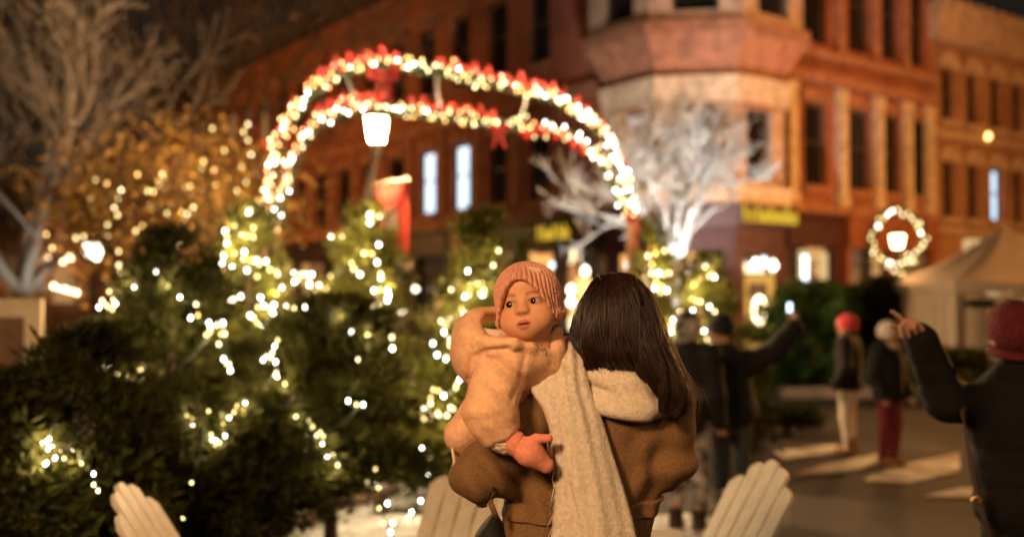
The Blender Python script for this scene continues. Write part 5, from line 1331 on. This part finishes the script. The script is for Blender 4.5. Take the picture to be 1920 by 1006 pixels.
def hood(P):
    h_ = ell(P, k8(185, 640, 2.325), (.060, .088, .084)); h_ = smin(h_, ell(P, k8(250, 520, 2.36), (.07, .06, .05)), .03)
    ins = ell(P, k8(285, 500, 2.345), (.052, .09, .036))
    h_ = smax(h_, -ins, .012)
    rim = blend(.012, cap(P, k8(300, 415, 2.37), k8(170, 455, 2.31), .015, .017), cap(P, k8(170, 455, 2.31), k8(135, 545, 2.265), .017, .016), cap(P, k8(135, 545, 2.265), k8(260, 600, 2.225), .016, .015), cap(P, k8(260, 600, 2.225), k8(430, 605, 2.205), .015, .013),
                cap(P, k8(430, 605, 2.208), k8(540, 625, 2.222), .012, .009), cap(P, k8(540, 625, 2.222), k8(605, 668, 2.238), .009, .006), cap(P, k8(660, 730, 2.285), k8(690, 640, 2.29), .034, .026), cap(P, k8(690, 640, 2.29), k8(722, 515, 2.31), .026, .009))
    d = smin(h_, rim, .022); d = smin(d, ell(P, k8(330, 650, 2.26), (.06, .045, .026)), .02); d = smin(d, ell(P, k8(470, 640, 2.275), (.05, .05, .022)), .02)
    return d+.0018*wob(P, 58, 31)
def crease(P, line, amp, wd):
    m = np.full(len(P), 9.0); S = [W(a, b, 2.215)[[0, 2]] for a, b in line]; X = P[:, [0, 2]]
    for a, b in zip(S[:-1], S[1:]):
        t = np.clip(((X-a) @ (b-a))/((b-a) @ (b-a)), 0, 1); m = np.minimum(m, np.linalg.norm(X-a-t[:, None]*(b-a), axis=1))
    return amp*np.exp(-(m/wd)**2)*(P[:, 1] < 2.30)
def jall(P):
    d = smin(jkt(P), hood(P), .010)
    d = d+crease(P, [(877, 712), (883, 672), (912, 656), (955, 650)], .0065, .0055)
    d = d+crease(P, [(984, 668), (974, 715), (958, 748)], .0042, .006)+crease(P, [(885, 742), (918, 733), (950, 742)], .0028, .008)+crease(P, [(912, 672), (940, 682), (968, 706)], .0024, .008)+crease(P, [(880, 785), (915, 780), (945, 770)], .0026, .008)
    q = (P-HO) @ HR; return smax(d, -(ell(q, (0, -.005, -.005), (.060, .070, .085))-.002), .006)
V, Q = nets(jall, (-.22, 2.10, 1.12), (.18, 2.52, 1.60), .0055)
V, Q = fuzz(V, Q, 80000, .0046, .0007, 9, .25); mk('jacket', V, Q, M['fleece'], tod, smooth=True)
V, Q = nets(lambda P: smax(ell(P, k8(275, 545, 2.325), (.062, .06, .042))+.002*wob(P, 70, 5), -ell(P, k8(300, 455, 2.35), (.05, .1, .025)), .006), k8(280, 535, 2.318)-.09, k8(280, 535, 2.318)+.09, .005); mk('hood_lining', V, Q, M['fleece_lining'], tod, smooth=True)
V, Q = nets(lambda P: smax(cap(P, W(931, 815, 2.214), W(949, 826, 2.212), .034, .030)+.0018*np.sin(np.arctan2(P[:, 1]-2.21, P[:, 2]-1.27)*26), -cap(P, W(945, 824, 2.212), W(975, 838, 2.21), .024, .024), .003), (-.1, 2.14, 1.18), (.03, 2.29, 1.34), .0035); mk('cuff', V, Q, M['fleece_lining'], tod, smooth=True)
def mit(P):
    d = blend(.016, cap(P, W(970, 834, 2.205), W(993, 848, 2.20), .025, .028), cap(P, W(993, 848, 2.20), W(1023, 871, 2.205), .028, .018))
    d = smin(d, cap(P, W(985, 836, 2.196), W(1004, 822, 2.19), .012, .0105), .010); d = smin(d, cap(P, W(1004, 822, 2.19), W(1029, 821, 2.188), .0105, .0092), .005)
    cf = cap(P, W(958, 826, 2.208), W(967, 831, 2.206), .0285, .0275); ax2 = (W(967, 831, 2.206)-W(958, 826, 2.208)); ax2 /= np.linalg.norm(ax2); tt = (P-W(962, 829, 2.207)) @ ax2
    d = smin(d, np.maximum(cf, np.abs(tt)-.011)-.001, .004); return np.maximum(d, -.013-tt)+.0012*wob(P, 90, 3)
V, Q = nets(mit, (-.06, 2.13, 1.14), (.12, 2.28, 1.35), .0028); V, Q = fuzz(V, Q, 5000, .002, .0005, 3, .1); mk('mitten', V, Q, M['mitten'], tod, smooth=True)
def leggings(P): return blend(.02, cap(P, tb['pe'], W(985, 850, 2.56), .058, .043), cap(P, W(985, 850, 2.56), W(990, 960, 2.58), .043, .033), cap(P, W(862, 850, 2.37), W(858, 872, 2.36), .012, .010))
V, Q = nets(leggings, (-.2, 2.25, 1.0), (.16, 2.7, 1.36), .008); mk('trousers', V, Q, M['maroon_cloth'], tod, smooth=True)
zp = MB(); q = k8(628, 640, 2.185); zp.lathe([(.001, -.004), (.0035, 0), (.001, .004)], 8, q); zp.tube([q, q+[.006, -.002, -.014]], .0016, 5); zp.build('zip_pull', M['brass'], tod, world=True, smooth=True)
cd = MB(); cd.tube([W(848, 838, 2.30), W(852, 862, 2.295), W(850, 880, 2.30)], .004, 6); cd.build('drawcord', M['fleece_lining'], tod, world=True, smooth=True)
# dark bag hanging at the woman's left hip
bg_ = thing('shoulder_bag', 'black soft bag hanging at the left hip of the woman in the camel coat', 'bag', W(925, 1040, 2.34)*[1, 1, 1])
V, Q = nets(lambda P: smax(ell(P, W(920, 1060, 2.36), (.045, .09, .13)), -ell(P, W(870, 930, 2.36), (.07, .2, .08)), .02)+.003*wob(P, 40, 2), W(920, 1060, 2.36)-.18, W(920, 1060, 2.36)+.18, .009)
mk('bag_body', V, Q, M['black_cloth'], bg_, smooth=True)
# ------------------------------------------------------------------ people behind
# woman in maroon hat pointing, right edge
Y = 3.7; bp = W(1925, 700, Y)
_, Jb, lb_, _ = make_person('person in a maroon knit hat and black quilted jacket pointing with a raised hand', (bp[0], Y), PI, 1.60,
    dict(head=W(1903, 628, Y)+A_(0, .02, 0), neck=W(1912, 692, Y), shL=W(1855, 762, Y), shR=W(2015, 752, Y), elL=W(1774, 748, 3.62), wrL=W(1722, 626, 3.55), elR=W(2040, 880, Y), wrR=W(2020, 960, 3.95)),
    tops='puffer', legs='black_cloth', hat=[('hat', 'hat_maroon', lambda q: beanie(q, -.085, (.098, .117, .108), 24), None), ('hair', 'hair', cap_hair, None)], hem=.40,
    hands=(('L', (-.55, -.5, .5), (-.5, -.3, -.6), 1.05, 1, True),), fat=1.12, thick=.03, res=.0095, quilt=.07)
bag = thing('shoulder_bag', 'black bag on a thin strap with a brass buckle across the quilted jacket', 'bag', W(1870, 1040, 3.5))
st = MB(); st.tube([W(1826, 735, 3.70), W(1806, 770, 3.53), W(1812, 830, 3.50), W(1826, 900, 3.485), W(1845, 970, 3.48), W(1868, 1040, 3.48), W(1880, 1080, 3.5)], [.011]*7, 6); st.build('strap', M['strap'], bag, world=True, smooth=True)
bk = MB(); q = W(1831, 937, 3.468)
for a in range(8):
    w0, w1 = 2*PI*a/8, 2*PI*(a+1)/8; bk.tube([q+[.018*math.cos(w0), 0, .012*math.sin(w0)], q+[.018*math.cos(w1), 0, .012*math.sin(w1)]], .0035, 5)
bk.build('buckle', M['brass'], bag, world=True)
V, Q = nets(lambda P: ell(P, W(1900, 1110, 3.52), (.13, .06, .09))+.003*wob(P, 40, 2), W(1900, 1110, 3.52)-.2, W(1900, 1110, 3.52)+.2, .012); mk('bag_body', V, Q, M['strap'], bag, smooth=True)
# man photographing with a phone
Y = 7.2; bp = W(1372, 900, Y)
_, Jm, _, _ = make_person('man in a black jacket and hat holding a lit phone up high', (bp[0], Y), PI+.2, 1.50,
    dict(head=W(1350, 618, Y), neck=W(1356, 655, Y), shL=W(1312, 690, Y), shR=W(1412, 678, Y), elR=W(1457, 655, 7.15), wrR=W(1491, 608, 7.1), elL=W(1300, 770, Y), wrL=W(1305, 830, 7.0)),
    tops='black_cloth', legs='jeans', hat=[('hat', 'black_cloth', lambda q: beanie(q, -.03, (.094, .112, .106)), None)], hem=.42, hd=(.5, 0, 0),
    hands=(('R', (-.05, .1, 1), (-1, -.2, 0), .8, 1, False),), fat=1.15, thick=.034, res=.012)
mb = MB(); q = W(1386, 668, Y-.14)
ph = thing('phone', 'phone with glowing pale blue screen in the raised hand', 'phone', W(1480, 576, 7.06))
mb = MB(); mb.box((-.018, -.006, -.035), (.018, .006, .035)); mb.build('phone_case', M['iron'], ph)
mb = MB(); mb.box((-.016, -.0085, -.032), (.016, -.0065, .032)); mb.build('screen', M['screen'], ph)
bd = MB(); bd.lathe([(.005, -.03), (.03, -.015), (.032, .01), (.005, .03)], 9, W(1383, 673, 7.04)); bd.build('jacket_badge', M['canvas'], bpy.data.objects.get(ph.name) and _, world=True) if False else None
# person with patterned clothes, half hidden
Y = 6.7; bp = W(1290, 900, Y)
make_person('person in a black coat, grey-and-white patterned hood and trousers, half hidden by the woman', (bp[0], Y), PI-.5, 1.46,
    dict(elL=W(1262, 770, Y), wrL=W(1285, 815, 6.5)), tops='black_cloth', legs='camo', hat=[('hood', 'camo', lambda q: beanie(q, -.09, (.105, .125, .115)), None)], hem=.30, fat=.92, thick=.028, res=.013)
# two children further off
Y = 10.0; bp = W(1592, 850, Y)
make_person('child in a red and white hat, black jacket and white trousers', (bp[0], Y), -PI/2-.6, 1.36, {}, tops='black_cloth', legs='white_trousers', boots='tan_boot',
    hat=[('hat', 'hat_red', lambda q: beanie(q, -.035, (.1, .118, .11)), None), ('hat_front', 'hat_white', lambda q: ell(q, (-.02, -.085, .04), (.06, .03, .045)), None)], hem=.47, fat=1.12, thick=.03, res=.012)
Y = 9.3; bp = W(1668, 870, Y)
make_person('child in a cream fur hat and scarf, black coat and maroon leggings', (bp[0], Y), .5, 1.31, {}, tops='black_cloth', legs='maroon_cloth', boots='tan_boot',
    hat=[('hat', 'fur_white', lambda q: beanie(q, -.03, (.108, .125, .115))+.006*wob(q, 90, 3), None), ('scarf', 'fur_white', lambda q: torus(q, (0, .03, -.145), .07, .042, 1.1)+.007*wob(q, 90, 4), None)], hem=.40, fat=1.08, thick=.028, res=.012)

# ------------------------------------------------------------------ lamps the place has, plus one added fill lamp
# globe street lamp behind and left of the photographer lights the group
kx, ky, kz = -1.9, -1.0, 3.3
kl = thing('street_lamp', 'globe street lamp on an iron post behind the photographer', 'street lamp', (kx, ky, 0))
mb = MB(); mb.lathe([(.05, -.24), (.17, -.18), (.24, -.03), (.21, .12), (.12, .22), (.02, .26)], 16, (0, 0, kz)); mb.build('globe', M['lantern_orange'], kl, smooth=True)
mb = MB(); mb.tube([(0, 0, 0), (0, 0, .6), (0, 0, .61), (0, 0, kz-.24)], [.13, .1, .06, .05], 12); mb.build('pole', M['iron'], kl)
light('POINT', (kx, ky, kz), 400, (1, .58, .28), .4)
kx, ky, kz = 2.6, -2.4, 3.3  # unseen fill lamp, added to soften shadows on the woman and toddler
kl = thing('street_lamp', 'added fill lamp, a globe on a post behind the photographer to the right', 'street lamp', (kx, ky, 0))
mb = MB(); mb.lathe([(.05, -.24), (.17, -.18), (.24, -.03), (.21, .12), (.12, .22), (.02, .26)], 16, (0, 0, kz)); mb.build('globe', M['lantern_orange'], kl, smooth=True)
mb = MB(); mb.tube([(0, 0, 0), (0, 0, .6), (0, 0, .61), (0, 0, kz-.24)], [.13, .1, .06, .05], 12); mb.build('pole', M['iron'], kl)
light('POINT', (kx, ky, kz), 100, (1, .58, .28), .35)
# sodium lamps along the street beyond the frame edges
for nm, (x, y, zz, p) in (('sodium street lamp standing out of frame on the right pavement', (15.5, 17.0, 5.2, 4000)), ('sodium street lamp out of frame beyond the left trees', (-18.5, 33.0, 5.5, 3400))):
    s_ = thing('street_lamp', nm, 'street lamp', (x, y, 0))
    mb = MB(); mb.tube([(0, 0, 0), (0, 0, .8), (0, 0, .81), (0, 0, zz)], [.14, .11, .07, .055], 12); mb.build('pole', M['iron'], s_)
    mb = MB(); mb.lathe([(.05, -.2), (.16, -.15), (.2, 0), (.13, .2), (.02, .26)], 14, (0, 0, zz+.22)); mb.build('globe', M['lantern_orange'], s_, smooth=True)
    if x > 0: light('POINT', (x, y, zz+.22), p, ORANGE, .2)
    else: light('SPOT', (x, y, zz+.22), p, ORANGE, .2, (-7, 43, 5), 120)
# ground floodlights: one under the vase-shaped tree, one on the corner bay, one at the left trees
def flood(label, loc, target, power, color, ang):
    f = thing('floodlight', label, 'floodlight', loc)
    mb = MB(); d = Vector(target)-Vector([float(c) for c in loc]); R_ = d.to_track_quat('Z', 'Y').to_matrix().to_4x4(); R_.translation = Vector((0, 0, .2))
    mb.lathe([(.05, -.12), (.09, -.08), (.13, .02), (.14, .05)], 12, (0, 0, 0), R_); mb.box((-.09, -.03, 0), (.09, .03, .1)); mb.build('housing', M['iron'], f)
    light('SPOT', np.array(loc)+np.array(d.normalized())*.12+[0, 0, .2], power, color, .08, target, ang)
p = W(1285, 600, 13.6); flood('floodlight on the ground aimed up into the vase-shaped tree', (p[0], 13.4, 0), W(1272, 330, 14.6), 1400, (.86, .95, 1), 95)
p = W(1190, 600, 18); flood('floodlight at the kerb aimed at the round corner bay', (p[0], 17.6, .12), W(1330, 230, 24), 1900, (1, .88, .84), 52)
p = W(110, 600, 13.4); flood('floodlight on the ground aimed into the pale left tree', (p[0], 13.6, 0), W(40, 250, 15.3), 100, (.95, .95, .85), 50)

# ------------------------------------------------------------------ camera and render
cam = bpy.data.cameras.new('camera'); co = bpy.data.objects.new('camera', cam); COL.objects.link(co)
co.location = (0, 0, CAMZ); co.rotation_euler = (PI/2+TILT, 0, 0)
cam.sensor_width = 36; cam.lens = F/1920*36; cam.clip_end = 500; cam.clip_start = .05
cam.dof.use_dof = True; cam.dof.focus_distance = 2.24; cam.dof.aperture_fstop = 1.5
scene.camera = co
scene.view_settings.view_transform = 'Standard'; scene.view_settings.look = 'None'; scene.view_settings.gamma = 1; scene.view_settings.exposure = 1.0
scene.render.engine = 'CYCLES'
cy = scene.cycles; cy.use_denoising = True; cy.max_bounces = 6; cy.diffuse_bounces = 3; cy.glossy_bounces = 2; cy.transparent_max_bounces = 12; cy.transmission_bounces = 2
cy.sample_clamp_indirect = 4; cy.caustics_reflective = False; cy.caustics_refractive = False
try: cy.use_light_tree = True
except Exception: pass
